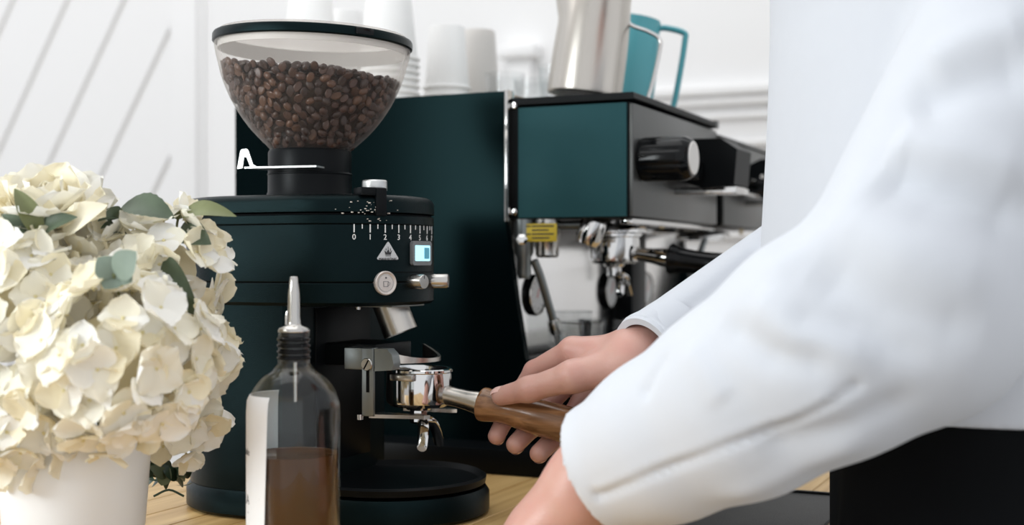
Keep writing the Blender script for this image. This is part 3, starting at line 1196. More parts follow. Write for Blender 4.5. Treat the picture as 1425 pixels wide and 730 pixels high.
paddle(0.160, 0.232, 0.3450, 0.4080, 0.083)
paddle(0.520, 0.592, 0.3450, 0.4080, 0.083)
for z in (0.371, 0.354):
    obj('grab_rail', tube([(0.030, 0.24, z), (0.030, 0.50, z)], 0.0055, 14), 'chrome', em)


# group heads
def group(t):
    g = obj('group_head', lathe([(0.022, 0.312), (0.022, 0.300), (0.030, 0.2985), (0.041, 0.296), (0.0425, 0.292), (0.0425, 0.288), (0.036, 0.2865),
                                 (0.036, 0.284)], 44, (-0.062, t, 0)), 'chrome', em)
    obj('group_neck', box(-0.150, -0.060, t - 0.022, t + 0.022, 0.296, 0.312, 0.004), 'chrome', em)
    obj('group_tag', xf(rplate(0.020, 0.0095, 0.001, 0, 0.001), Matrix.Translation((-0.010, t + 0.035, 0.2985)) @ Matrix.Rotation(PI / 2, 4, 'Y') @ Matrix.Rotation(PI / 2, 4, 'Z')),
        'tag_tan', em)


group(0.115)
group(0.520)
obj('drip_bar', box(-0.020, -0.004, 0.02, 0.366, 0.2965, 0.3035, 0.001), 'chrome', em)
# hot water outlet and steam valves under the box
obj('water_valve', lathe([(0.016, 0.303), (0.016, 0.276), (0.0145, 0.2735), (0.0145, 0.259), (0.012, 0.256)], 28, (-0.1150, 0.020, 0)), 'steel', em)
vl = obj('steam_valve', lathe([(0.012, 0.303), (0.012, 0.262), (0.009, 0.256), (0.009, 0.236), (0.007, 0.230)], 24, (-0.142, 0.010, 0)), 'dull_metal', em)
obj('valve_nut', xf(lathe([(0.007, 0), (0.007, 0.006), (0.004, 0.008)], 6), axis_matrix(Vector((-0.139, -0.001, 0.278)), (0.3, -1, 0))), 'chrome', vl)
obj('outlet', xf(lathe([(0.0155, 0), (0.0165, 0.006), (0.0165, 0.022), (0.0140, 0.030), (0.010, 0.030), (0.009, 0.026)], 30),
                 axis_matrix(Vector((-0.058, 0.034, 0.3010)), (-0.35, -0.05, -1))), 'chrome', em)
obj('pipe', tube([(-0.135, 0.03, 0.296), (-0.060, 0.03, 0.296)], 0.006, 12), 'dull_metal', em)
lb = obj('warning_label', xf(box(-0.0225, 0.0225, -0.0008, 0.0008, -0.0110, 0.0110, 0.0004), Matrix.Translation((-0.1170, 0.0015, 0.2865))), 'warning_yellow', em)
lines = []
for i, (w0, w1, z) in enumerate(((-0.020, -0.012, 0.0078), (-0.0105, 0.019, 0.0078), (-0.010, 0.012, 0.0030), (-0.020, -0.012, -0.0018), (-0.0105, 0.019, -0.0018), (-0.010, 0.013, -0.0066))):
    lines.append(box(w0, w1, -0.0010, -0.0007, z - 0.0009, z + 0.0009))
obj('label_print', xf(join(*lines), Matrix.Translation((-0.1170, 0.0015, 0.2865))), 'dark_print', lb, smooth=False)


def el(px, py, D):
    d = P(px, py, D) - EM0
    return Vector((d.dot(FWD), d.dot(LAT), d.z))


wand = arc_path([el(743, 362, 1.60), el(752, 385, 1.605), el(764, 425, 1.615), el(776, 466, 1.625), el(780, 482, 1.63)], 6)
sw_ = obj('steam_wand', tube(wand, [0.0052] * (len(wand) - 4) + [0.006, 0.007, 0.006, 0.004], 16), 'dull_metal', em)
obj('wand_grip', xf(lathe([(0.0062, -0.010), (0.0085, -0.006), (0.0085, 0.006), (0.0062, 0.010)], 18), axis_matrix(wand[16], wand[17] - wand[15])), 'steel', sw_)
wand2 = arc_path([el(880, 350, 1.95), el(878, 372, 1.95), el(872, 400, 1.95), el(868, 430, 1.95)], 6)
obj('steam_wand', tube([el(986, 318, 2.0), el(975, 350, 1.99), el(962, 385, 1.98)], 0.005, 12), 'dull_metal', em)
# drip tray with grate bars
obj('drip_tray', box(-0.157, 0.045, 0.0, WID, 0.034, 0.110, 0.003), 'satin_black', em)
obj('tray_rail', box(-0.156, -0.120, 0.0, WID, 0.108, 0.132, 0.003), 'satin_black', em)
obj('tray_front', box(0.045, 0.049, 0.0, WID, 0.036, 0.112, 0.001), 'steel', em)
for k in range(34):
    t = 0.012 + k * 0.021
    obj('grate_bar', box(-0.120, 0.044, t, t + 0.011, 0.110, 0.1155, 0.001, 1), 'steel', em)
for x in (-0.50, -0.03):
    for t in (0.05, WID - 0.05):
        obj('foot', lathe([(0.024, 0.029), (0.026, 0.030), (0.022, 0.034), (0.018, 0.036)], 24, (x, t, 0)), 'satin_black', em)


# =================================================================== PORTAFILTERS
def portafilter(name, label, origin, rotz, pitch, handle, wood):
    """basket centre at the origin, handle towards +x"""
    t = thing(name, label, 'portafilter', origin, rotz)
    t.rotation_euler = (0, pitch, rotz)
    obj('basket_rim', lathe([(0.0325, 0.0000), (0.0338, 0.0010), (0.0338, 0.0032), (0.0325, 0.0042), (0.0290, 0.0042), (0.0280, 0.0022), (0.0275, -0.016)], 56, cap0=False, cap1=False),
        'chrome', t)
    obj('filter_holder', lathe([(0.0322, 0.0006), (0.0328, -0.004), (0.0328, -0.026), (0.0320, -0.0300), (0.0280, -0.0335), (0.014, -0.0345), (0.012, -0.0375), (0.004, -0.038)], 56, cap0=False),
        'chrome', t)
    obj('filter_floor', lathe([(0.0285, -0.015), (0.0285, -0.0135)], 40), 'steel', t)
    for s in (-1, 1):
        obj('lug', box(-0.013, 0.013, s * 0.0325 - 0.0045, s * 0.0325 + 0.0045, -0.0065, 0.0000, 0.0012), 'steel', t)
    # spout: nut and double beak
    nut = obj('spout_nut', lathe([(0.0085, -0.037), (0.0092, -0.040), (0.0092, -0.049), (0.0075, -0.051), (0.004, -0.051)], 8 if wood else 28), 'chrome', t)
    for s in (-1, 1):
        bk = []
        for k in range(9):
            u = k / 8
            cx_ = Vector((0.004 + 0.010 * math.sin(u * 1.5), s * (0.002 + 0.016 * u), -0.048 - 0.024 * u + 0.008 * math.sin(u * PI)))
            w = 0.0068 - 0.0012 * u
            bk.append([cx_ + Vector((w * math.cos(b_), 0, w * 0.75 * math.sin(b_))) for b_ in [2 * PI * q / 12 for q in range(12)]])
        obj('spout_beak', loft(bk), 'chrome', t)
    # neck and handle
    if wood:
        neck = [(0.0098, 0.030), (0.0092, 0.042), (0.0098, 0.056), (0.0112, 0.066), (0.0112, 0.071)]
        hp = [(0.0120, 0.069), (0.0158, 0.0705), (0.0166, 0.0740), (0.0158, 0.0790), (0.0146, 0.0870), (0.0141, 0.0970), (0.0145, 0.1060), (0.0160, 0.1180),
              (0.0172, 0.1330), (0.0176, 0.1500), (0.0172, 0.1700), (0.0160, 0.1850), (0.0130, 0.1930), (0.004, 0.1955)]
    else:
        neck = [(0.0085, 0.030), (0.0085, 0.040), (0.0100, 0.055), (0.0118, 0.066), (0.0118, 0.078)]
        hp = [(0.0125, 0.074), (0.0185, 0.0755), (0.0190, 0.080), (0.0160, 0.090), (0.0148, 0.105), (0.0150, 0.125), (0.0165, 0.150), (0.0165, 0.180), (0.0120, 0.192), (0.003, 0.194)]
    NM = Matrix.Translation((0, 0, -0.0165)) @ Matrix.Rotation(PI / 2 + handle, 4, 'Y')
    obj('neck', xf(lathe(neck, 28), NM), 'steel_brushed' if wood else 'chrome', t)
    obj('handle', xf(lathe(smooth_prof(hp, 4), 36), NM), 'handle_wood' if wood else 'gloss_black', t, sharp=None)
    return t


PFX = 0.1285
held = portafilter('portafilter', 'chrome portafilter with a brown wooden handle, gripped by the hand under the grinder spout',
                   G(PFX, 0, 0.1415), ANG, math.radians(1.0), math.radians(9.0), True)
parked = portafilter('portafilter', 'chrome portafilter with a black handle, locked into the espresso machine group',
                     E(-0.062, 0.115, 0.2820), ANG, 0.0, math.radians(8), False)

# =================================================================== SHOT GLASSES ON THE GRATE


def shot_glass(px, D, label, h=0.062, r=0.031):
    p = P(px, 400, D)
    t = thing('shot_glass', label, 'glass', (p.x, p.y, 0.1156), 0.0, 'shot glasses on the drip tray')
    prof = [(0.004, 0.001), (r * 0.70, 0.0), (r * 0.76, 0.004), (r * 0.86, h * 0.35), (r, h), (r - 0.0018, h + 0.0004), (r * 0.82, h * 0.35), (r * 0.66, 0.010), (0.003, 0.009)]
    obj('bowl', lathe(prof, 40), 'cup_glass', t, sharp=50)
    obj('glass_rim', lathe([(r, h - 0.0008), (r + 0.0004, h + 0.0002), (r - 0.0009, h + 0.0010), (r - 0.0020, h + 0.0002), (r, h - 0.0008)], 40, cap0=False, cap1=False), 'cup_glass', t)


shot_glass(806, 1.575, 'clear shot glass on the drip tray, leftmost above the gripping hand')
shot_glass(838, 1.64, 'clear shot glass on the drip tray, between its neighbour and the white cuff')
shot_glass(792, 1.70, 'clear shot glass at the back of the drip tray beside the steam wand', 0.070)

# =================================================================== MILK PITCHERS ON THE LID
LZ = 0.4512


def pitcher(name, label, px, D, z0, r, h, m, lean, handle_dir, hm, reach, wire):
    p = P(px, 100, D)
    t = thing(name, label, 'milk pitcher', (p.x, p.y, z0 + 0.5 * 0 + r * math.sin(abs(lean))))
    t.rotation_euler = (0, lean, 0)
    prof = [(0.004, 0.002), (r * 0.90, 0.0), (r * 0.97, 0.004), (r, 0.012), (r * 0.99, h * 0.45), (r * 0.955, h * 0.72), (r * 0.905, h * 0.90), (r * 0.90, h),
            (r * 0.88, h), (r * 0.885, h * 0.90), (r * 0.935, h * 0.72), (r * 0.97, h * 0.45), (r * 0.97, 0.012), (0.003, 0.006)]
    V, F = lathe(smooth_prof(prof[2:8], 4) + smooth_prof(prof[8:13], 4), 56, cap0=True, cap1=True)
    ca, sa = math.cos(handle_dir + PI), math.sin(handle_dir + PI)
    out = []
    for x, y, z in V:                                     # pull the spout out opposite the handle
        k = max(0, (z - h * 0.70) / (h * 0.30))
        al = max(0.0, (x * ca + y * sa) / (math.hypot(x, y) + 1e-9))
        e = 0.018 * k * al ** 6
        out.append((x + ca * e, y + sa * e, z + 0.006 * k * al ** 4))
    obj('jug', (out, F), m, t, sharp=50)
    hd = Vector((math.cos(handle_dir), math.sin(handle_dir), 0))
    def hp(o_, z):
        q = hd * o_
        return (q.x, q.y, z)
    if wire == 'strap':
        path = arc_path([hp(r * 0.82, h * 0.93), hp(r * 1.05, h * 0.955), hp(r + reach * 0.9, h * 0.93), hp(r + reach, h * 0.84), hp(r + reach * 0.98, h * 0.50),
                         hp(r + reach * 0.90, h * 0.16), hp(r + reach * 0.7, h * 0.08)], 6)
        obj('handle', tube(path, 0.0042, 12, True, 1.6), hm, t, sharp=60)
    else:
        path = arc_path([hp(r * 0.80, h * 0.92), hp(r * 0.92, h * 0.74), hp(r + reach * 0.55, h * 0.68), hp(r + reach * 0.95, h * 0.62), hp(r + reach, h * 0.50), hp(r + reach * 0.88, h * 0.14),
                         hp(r + reach * 0.70, h * 0.04), hp(r * 0.97, h * 0.05)], 6)
        obj('handle', tube(path, 0.0026, 12, True, 1.0), hm, t, sharp=60)
        obj('handle_tab', box(*([r * 0.93, r * 1.01, -0.008, 0.008, h * 0.03, h * 0.10]), 0.0006), hm, t).rotation_euler = (0, 0, handle_dir)
    return t


pitcher('milk_pitcher', 'brushed steel milk pitcher standing on the machine lid', 812, 1.655, LZ, 0.0480, 0.140, 'steel_brushed', math.radians(8), math.radians(-12), 'chrome', 0.040, 'wire')
pitcher('milk_pitcher', 'turquoise milk pitcher behind the steel one on the machine lid', 862, 1.80, LZ, 0.0440, 0.132, 'pitcher_teal', math.radians(8), math.radians(-2), 'pitcher_teal', 0.032, 'strap')


# =================================================================== CUPS ON THE MACHINE
def cup_mesh(name, r_rim, r_base, h, m):
    """paper cup standing upside down: rolled rim at the bottom"""
    rr = 0.0022
    prof = [(r_rim - 0.003, 0.003)]
    for k in range(9):
        a_ = -PI * 0.9 + 1.9 * PI * k / 8 - 0.3
        prof.append((r_rim - rr + rr * math.cos(a_), rr + rr * math.sin(a_)))
    prof += [(r_rim - 0.0040, 2 * rr + 0.001), (r_base + 0.0003, h - 0.002), (r_base - 0.001, h), (r_base - 0.003, h), (r_base - 0.0035, h - 0.008), (0.003, h - 0.008)]
    return mk_mesh(name, lathe(prof, 44, cap0=False), m, sharp=40)


cup12 = cup_mesh('cup12', 0.0450, 0.0300, 0.112, 'paper_cup')
cup8 = cup_mesh('cup8', 0.0370, 0.0262, 0.094, 'paper_cup')
cupp = cup_mesh('cupp', 0.0400, 0.0270, 0.115, 'plastic_cup')
ORD = ('lowest', 'second from the bottom', 'third from the bottom', 'fourth from the bottom', 'fifth from the bottom', 'sixth from the bottom', 'seventh from the bottom',
       'eighth from the bottom', 'ninth from the bottom', 'tenth from the bottom')


def cup_stack(px, D, me, n, step, kind, where, group_):
    p = P(px, 100, D)
    for k in range(n):
        o_ = bpy.data.objects.new('paper_cup' if kind == 'white paper cup' else 'plastic_cup', me)
        COL.objects.link(o_)
        o_.location = (p.x, p.y, 0.4591 + k * step)
        pos = 'topmost' if k == n - 1 else ORD[k]
        tag(o_, '%s %s, %s' % (kind, where, pos), 'cup', group_)


cup_stack(541, 1.85, cup12, 9, 0.0098, 'white paper cup', 'just right of the hopper', 'tall cup stack by the hopper')
cup_stack(622, 1.93, cup8, 5, 0.0120, 'white paper cup', 'in the short stack', 'short cup stack')
cup_stack(432, 1.90, cup12, 9, 0.0098, 'white paper cup', 'stacked behind the bean hopper', 'cup stack behind the hopper')
cup_stack(665, 2.06, cupp, 5, 0.0110, 'translucent plastic cup', 'beside the short paper stack', 'translucent cup stack')
cup_stack(480, 2.02, cup8, 9, 0.0110, 'white paper cup', 'in the farthest narrow stack', 'narrow cup stack')


def tumbler(px, D, label, r, h):
    p = P(px, 100, D)
    t = thing('glass_tumbler', label, 'glass', (p.x, p.y, 0.4591), 0, 'glass tumblers on the machine')
    obj('bowl', lathe([(0.004, 0.0), (r * 0.8, 0.0), (r * 0.82, 0.003), (r, h), (r - 0.0016, h), (r * 0.76, 0.006), (0.003, 0.006)], 36), 'cup_glass', t, sharp=50)


tumbler(703, 1.93, 'small clear glass on the machine, nearest the paper cups', 0.030, 0.072)
tumbler(742, 1.98, 'small clear glass on the machine, second one from the paper cups', 0.030, 0.070)
tumbler(775, 1.76, 'clear glass on the machine half hidden by the steel pitcher', 0.027, 0.058)

# =================================================================== SYRUP BOTTLE
bx = P(409, 500, 1.06)
bo = thing('syrup_bottle', 'clear glass syrup bottle half full of amber syrup with a steel pourer', 'bottle', (bx.x, bx.y, 0))
RB = 0.0378
outer = [(0.004, 0.003), (RB - 0.006, 0.0), (RB - 0.001, 0.003), (RB, 0.008), (RB, 0.128), (RB - 0.0008, 0.136), (RB - 0.0045, 0.146), (RB - 0.0120, 0.156), (RB - 0.0205, 0.1625),
         (0.0140, 0.1665), (0.0130, 0.170), (0.0128, 0.1935)]
inner = [(r - 0.0016, z) for r, z in outer[::-1]]
inner[-1] = (0.003, 0.006)
inner[-2] = (RB - 0.008, 0.005)
op = outer[:4] + smooth_prof(outer[4:12], 4)
ip = smooth_prof([(r - 0.0016, z) for r, z in outer[4:12]][::-1], 4) + [(RB - 0.002, 0.009), (RB - 0.008, 0.005), (0.003, 0.005)]
obj('glass_body', lathe(op + ip, 64), 'bottle_glass', bo, sharp=60)
thr = []
for z in (0.1725, 0.1775, 0.1825, 0.1875):
    thr.append(lathe([(0.0128, z - 0.0016), (0.0138, z - 0.0008), (0.0138, z + 0.0008), (0.0128, z + 0.0016), (0.0128, z - 0.0016)], 40, cap0=False, cap1=False))
obj('thread', join(*thr), 'gloss_black', bo)
obj('syrup', lathe([(0.004, 0.0062), (RB - 0.0085, 0.0062), (RB - 0.0022, 0.0105), (RB - 0.0019, 0.0940), (RB - 0.0030, 0.0932), (0.003, 0.0928)], 56), 'syrup', bo, sharp=50)
# pourer: collar, tapering spout, stopper inside the neck and air tube
po = obj('pourer', lathe([(0.0128, 0.1932), (0.0132, 0.1942), (0.0120, 0.1965), (0.0070, 0.1985), (0.0056, 0.2000), (0.0056, 0.2020), (0.0050, 0.2050), (0.0050, 0.2150),
                          (0.0047, 0.2250), (0.0040, 0.2300), (0.0032, 0.2380), (0.0026, 0.2385), (0.0022, 0.2300)], 32), 'steel', bo, sharp=50)
obj('stopper', lathe([(0.0112, 0.194), (0.0112, 0.186), (0.0098, 0.184), (0.0112, 0.182), (0.0112, 0.178), (0.0098, 0.176), (0.0106, 0.174), (0.009, 0.169)], 32), 'gloss_black', bo)
obj('air_tube', tube([(0.001, 0, 0.170), (0.0012, 0, 0.136)], 0.0016, 10), 'steel', bo)
obj('vent_tube', tube([(-0.0058, -0.003, 0.199), (-0.0056, -0.003, 0.206), (-0.0050, -0.002, 0.210)], 0.0010, 8), 'steel', po)
# paper label wrapped round the left of the bottle; it ends on the near side


def bang(deg):
    """angle measured from the lens direction towards +x"""
    a_ = math.radians(deg)
    return Vector((math.sin(a_), -math.cos(a_), 0))


LA0, LA1 = -150.0, -23.0
rings = []
for i in range(41):
    f_ = i / 40
    ring = []
    for z, o_ in ((0.008, 0.0003), (0.1435, 0.0003), (0.1435, 0.0006), (0.008, 0.0006)):
        aa = LA0 + (LA1 - LA0) * f_
        if f_ == 1 and z < 0.05:
            aa -= 3.0
        # the top of the label follows the start of the shoulder
        d = bang(aa) * (RB + o_ + (-0.0030 if z > 0.13 else 0))
        ring.append((d.x, d.y, z))
    r2 = []
    for z, o_ in ((0.008, 0.0003), (0.060, 0.0003), (0.128, 0.0003), (0.138, -0.0006), (0.1425, -0.0025), (0.1427, -0.0021), (0.138, 0.0000), (0.128, 0.0007), (0.060, 0.0007), (0.008, 0.0007)):
        aa = LA0 + (LA1 - LA0) * f_ - (6.5 * f_ * max(0, (0.14 - z) / 0.14) if f_ > 0.9 else 0)
        d = bang(aa) * (RB + o_)
        r2.append((d.x, d.y, z))
    rings.append(r2)
lbl = obj('paper_label', loft(rings), 'label_paper', bo, sharp=60)


def on_bottle(vf, a0, z0, off):
    V, F = vf
    out = []
    for x, y, z in V:
        d = bang(a0 + math.degrees(x / RB)) * (RB + off + z)
        out.append((d.x, d.y, z0 + y))
    return out, F


obj('label_lettering', on_bottle(text_mesh('ade', 0.0085, 0.0001, 'RIGHT'), -56, 0.0975, 0.0008), 'grey_print', lbl, smooth=False)
obj('label_lettering', on_bottle(text_mesh('LA', 0.0110, 0.0001, 'RIGHT'), -57, 0.0590, 0.0008), 'grey_print', lbl, smooth=False)
obj('label_rule', on_bottle(box(-0.012, 0, -0.0003, 0.0003, 0, 0.0002), -60, 0.0490, 0.0008), 'grey_print', lbl, smooth=False)

# =================================================================== TAMPING MAT
matp = E(0, 0, 0)
tm = thing('tamping_mat', 'charcoal rubber tamping mat on the worktop in front of the black trousers', 'mat', (0, 0, 0), ANG)
mc = P(1120, 693, 1.385)
my = mc.dot(LAT)
mx_ = EDGE
obj('mat_sheet', box(EDGE - 0.17, EDGE - 0.001, my - 0.40, my, 0.0002, 0.004, 0.0015), 'rubber_mat', tm)
obj('mat_rim', join(box(EDGE - 0.17, EDGE - 0.001, my - 0.006, my, 0.0035, 0.0065, 0.001), box(EDGE - 0.17, EDGE - 0.164, my - 0.40, my - 0.006, 0.0035, 0.0065, 0.001)), 'satin_black', tm)

# =================================================================== FLOWERS
vp = P(104, 600, 1.09)
va = thing('flower_vase', 'plain white ceramic vase full of cream flowers', 'vase', (vp.x, vp.y, 0))
obj('vase_body', lathe([(0.004, 0.003), (0.050, 0.0), (0.0545, 0.003), (0.0560, 0.010), (0.0600, 0.060), (0.0640, 0.118), (0.0635, 0.1195), (0.0615, 0.1195), (0.0605, 0.116),
                        (0.0570, 0.060), (0.0520, 0.010), (0.003, 0.008)], 64), 'vase_white', va, sharp=50)


def petal_mesh(name, m, L, W, cup, curl, nu=5, nv=5, ruffle=0.0):
    """thin rounded petal from the origin along +x, cupped upwards, with a little thickness"""
    V, F = [], []
    for i in range(nu + 1):
        u = i / nu
        w = W * (math.sin(PI * min(1, (0.12 + 0.80 * u ** 0.75))) ** 0.62)
        if u == 1:
            w *= 0.55
        for j in range(nv + 1):
            v = -1 + 2 * j / nv
            x = L * (u - 0.10 * u * v * v)
            z = cup * (v * v) * W * (0.3 + 0.7 * u) + curl * L * u * u + ruffle * L * math.sin(5 * v + 2 * u) * u
            V.append((x, w * v, z))
    n = nv + 1
    for i in range(nu):
        for j in range(nv):
            F.append((i * n + j, i * n + j + 1, (i + 1) * n + j + 1, (i + 1) * n + j))
    me = bpy.data.meshes.new(name)
    me.from_pydata(V, [], F)
    me.shade_smooth()
    me.materials.append(MATS[m])
    return me


PET = [petal_mesh('petal', m, 0.0205, 0.0128, c_, k_, 6, 6, ruffle=rf) for m, c_, k_, rf in
       (('petal_cream', 0.18, 0.10, 0.03), ('petal_white', 0.10, -0.10, 0.04), ('petal_ivory', 0.25, 0.22, 0.02), ('petal_cream', 0.05, -0.22, 0.05), ('petal_white', 0.22, 0.16, 0.03))]
eye_me = mk_mesh('floret_eye', lathe([(0.0004, -0.004), (0.0009, -0.001), (0.0016, 0.0006), (0.0012, 0.0016), (0.0003, 0.0019)], 8), 'flower_core')
BC = Vector((vp.x + 0.03, vp.y, 0.20))                     # middle of the bouquet


def hydrangea(label, c, r, keep, seed, tone=None):
    rn = random.Random(seed)
    t = thing('hydrangea_head', label, 'flower', c, 0, 'hydrangea heads in the vase')
    d0 = (BC + Vector((0, 0, -0.12)) - Vector(c))
    obj('stem', tube([(0, 0, 0), tuple(d0 * 0.45), tuple(d0 * 0.9)], 0.0025, 8), 'leaf_olive', t)
    obj('flower_core', lathe([(r * 0.55 * math.sin(PI * k / 10) + 0.0003, -r * 0.55 * math.cos(PI * k / 10)) for k in range(11)], 20), 'petal_ivory', t)
    n = int(4 * PI * r * r / (0.0245 ** 2))
    to_cam = (Vector((0, 0, EYE)) - Vector(c)).normalized()
    for i in range(n):
        z = 1 - 2 * (i + 0.5) / n
        a_ = i * 2.399963
        d = Vector((math.sqrt(1 - z * z) * math.cos(a_), math.sqrt(1 - z * z) * math.sin(a_), z))
        d = (d + Vector((rn.gauss(0, .09), rn.gauss(0, .09), rn.gauss(0, .09)))).normalized()
        if d.dot(to_cam) < keep:
            continue
        p = d * (r * rn.uniform(0.86, 1.06))
        nrm = (d + Vector((rn.gauss(0, .22), rn.gauss(0, .22), rn.gauss(0, .22) + 0.12))).normalized()
        M = Matrix.Translation(p) @ nrm.to_track_quat('Z', 'Y').to_matrix().to_4x4() @ Matrix.Rotation(rn.uniform(0, 6.28), 4, 'Z')
        f = bpy.data.objects.new('floret', eye_me)
        COL.objects.link(f)
        f.parent = t
        f.matrix_local = M
        s = rn.uniform(0.86, 1.15)
        up = rn.uniform(0.05, 0.45)
        for q in range(4):
            pt = bpy.data.objects.new('petal', rn.choice(PET))
            COL.objects.link(pt)
            pt.parent = f
            pt.matrix_local = Matrix.Rotation(q * PI / 2 + rn.gauss(0, .12), 4, 'Z') @ Matrix.Rotation(-up + rn.gauss(0, .12), 4, 'Y') \
                @ Matrix.Translation((0.0008, 0, 0.0004 * (q % 2))) @ Matrix.Scale(s * rn.uniform(.92, 1.08), 4)
    return t


hydrangea('large cream hydrangea head at the front centre of the vase', P(165, 500, 1.025), 0.070, -0.25, 1)
hydrangea('cream hydrangea head right of the round grey-green leaves', P(228, 378, 1.12), 0.050, -0.2, 2)
hydrangea('cream hydrangea head at the right edge, against the black grinder', P(256, 492, 1.13), 0.041, -0.2, 3)
hydrangea('small cream hydrangea head hanging lowest beside the vase', P(246, 590, 1.14), 0.031, -0.3, 4)
hydrangea('cream hydrangea head hanging over the left of the vase rim', P(38, 570, 1.05), 0.052, -0.25, 5)
hydrangea('cream hydrangea head at the left edge below the rose', P(30, 430, 1.06), 0.062, -0.2, 6)
hydrangea('cream hydrangea head set back under the serrated dark leaf', P(128, 385, 1.13), 0.055, -0.1, 7)

# rose: whorls of large petals
RP = [petal_mesh('rose_petal', m, 0.042, 0.026, 0.20, k_, 6, 6, 0.03) for m, k_ in (('petal_white', 0.10), ('petal_cream', 0.0), ('petal_ivory', 0.18))]


def rose(label, c, axis):
    t = thing('rose', label, 'flower', c, 0)
    R0 = Vector(axis).to_track_quat('Z', 'Y').to_matrix().to_4x4()
    obj('receptacle', xf(lathe([(0.002, -0.012), (0.008, -0.006), (0.010, 0.002), (0.004, 0.006)], 12), R0), 'leaf_olive', t)
    rn = random.Random(11)
    d0 = BC + Vector((0, 0, -0.12)) - Vector(c)
    obj('stem', tube([(0, 0, 0), tuple(d0 * 0.45), tuple(d0 * 0.9)], 0.0025, 8), 'leaf_olive', t)
    for ring, (n, elev, sc, dr) in enumerate(((4, 82, 0.72, 0.003), (5, 68, 0.86, 0.005), (6, 48, 1.05, 0.007), (7, 24, 1.20, 0.008), (7, 2, 1.25, 0.008))):
        for q in range(n):
            pt = bpy.data.objects.new('petal', RP[(q + ring) % 3])
            COL.objects.link(pt)
            pt.parent = t
            pt.matrix_local = R0 @ Matrix.Rotation(2 * PI * q / n + ring * 0.5 + rn.gauss(0, .1), 4, 'Z') @ Matrix.Translation((dr, 0, 0)) \
                @ Matrix.Rotation(-math.radians(elev) + rn.gauss(0, .08), 4, 'Y') @ Matrix.Scale(sc, 4)


rose('open cream rose with broad petals at the top left of the bouquet', P(66, 300, 1.09), (0.10, -0.45, 0.9))
rose('open cream rose half cut by the left edge of the picture', P(-6, 350, 1.07), (-0.1, -0.6, 0.8))


# leaves: tip and base given, the blade folded along its midrib
def leaf(parent, m, b, t_, width, face, fold=0.25, bend=0.15, serr=0.0, nu=10):
    b, t_ = Vector(b), Vector(t_)
    ax = t_ - b
    L = ax.length
    ax.normalize()
    fc = Vector(face)
    nrm = (fc - ax * fc.dot(ax)).normalized()
    sd = ax.cross(nrm)
    V, F = [], []
    for i in range(nu + 1):
        u = i / nu
        w = width * (math.sin(PI * u ** 0.85) ** 0.8) + 0.0003
        if serr and i % 2:
            w *= 1 + serr
        cpt = b + ax * (L * u) + nrm * (bend * L * math.sin(PI * u))
        for v in (-1, -0.5, 0, 0.5, 1):
            V.append(tuple(cpt + sd * (w * v) + nrm * (fold * w * abs(v))))
    for i in range(nu):
        for j in range(4):
            F.append((i * 5 + j, i * 5 + j + 1, (i + 1) * 5 + j + 1, (i + 1) * 5 + j))
    me = bpy.data.meshes.new('leaf')
    me.from_pydata(V, [], F)
    me.shade_smooth()
    me.materials.append(MATS[m])
    return obj('leaf', me, m, parent)


def sprig(label, stem_pts, leaves, sm='leaf_olive', group_='leaf sprigs in the bouquet'):
    t = thing('leaf_sprig', label, 'leaves', (0, 0, 0), 0, group_)
    base = Vector(stem_pts[0])
    t.location = base
    obj('stem', tube([Vector(p) - base for p in arc_path(stem_pts, 4)], 0.0011, 6), sm, t)
    for (m, b, tp, w, fc, kw) in leaves:
        leaf(t, m, Vector(b) - base, Vector(tp) - base, w, fc, **kw)


TC = (0, -1, 0.15)
sprig('sword-shaped green leaves below the top rose', [P(58, 345, 1.08), P(55, 328, 1.055), P(50, 320, 1.05)],
      [('leaf_olive', P(56, 330, 1.05), P(20, 262, 1.045), 0.0085, (0.6, -1, 0), dict(fold=0.4)),
       ('leaf_dark', P(54, 328, 1.05), P(2, 298, 1.04), 0.006, (0, -1, .3), dict(fold=0.4)),
       ('leaf_dark', P(54, 330, 1.052), P(108, 302, 1.045), 0.0085, (-0.2, -1, .6), dict(fold=0.4)),
       ('petal_ivory', P(88, 328, 1.052), P(150, 285, 1.06), 0.014, (-0.2, -1, .8), dict(fold=0.2))])
sprig('broad serrated dark green leaf reaching towards the grinder', [P(150, 345, 1.13), P(163, 300, 1.11), P(172, 288, 1.10)],
      [('leaf_dark', P(170, 287, 1.10), P(243, 304, 1.09), 0.0128, (0, -0.75, 0.7), dict(fold=0.15, bend=0.16, serr=0.07, nu=16)),
       ('leaf_dark', P(165, 302, 1.10), P(146, 292, 1.09), 0.008, TC, {}),
       ('leaf_dark', P(168, 305, 1.10), P(136, 308, 1.085), 0.0058, (0, -0.6, 0.8), {}),
       ('leaf_dark', P(170, 318, 1.10), P(140, 318, 1.085), 0.0060, (0, -0.5, 0.8), {}),
       ('leaf_deep', P(178, 326, 1.10), P(146, 326, 1.09), 0.0050, (0, -0.5, 0.8), {})])
sprig('long arching olive leaf overlapping the grinder cap', [P(245, 345, 1.12), P(246, 315, 1.115), P(248, 303, 1.11)],
      [('leaf_olive', P(248, 304, 1.11), P(329, 301, 1.09), 0.0088, (0, -0.8, 0.65), dict(fold=0.2, bend=0.18)),
       ('leaf_olive', P(247, 306, 1.11), P(249, 287, 1.108), 0.003, TC, {})])
sprig('folded dark leaf against the black grinder below the arching one', [P(240, 350, 1.12), P(248, 330, 1.11)],
      [('leaf_dark', P(248, 322, 1.11), P(294, 340, 1.09), 0.0125, (-0.2, -0.9, 0.5), dict(fold=0.5, bend=0.12))])
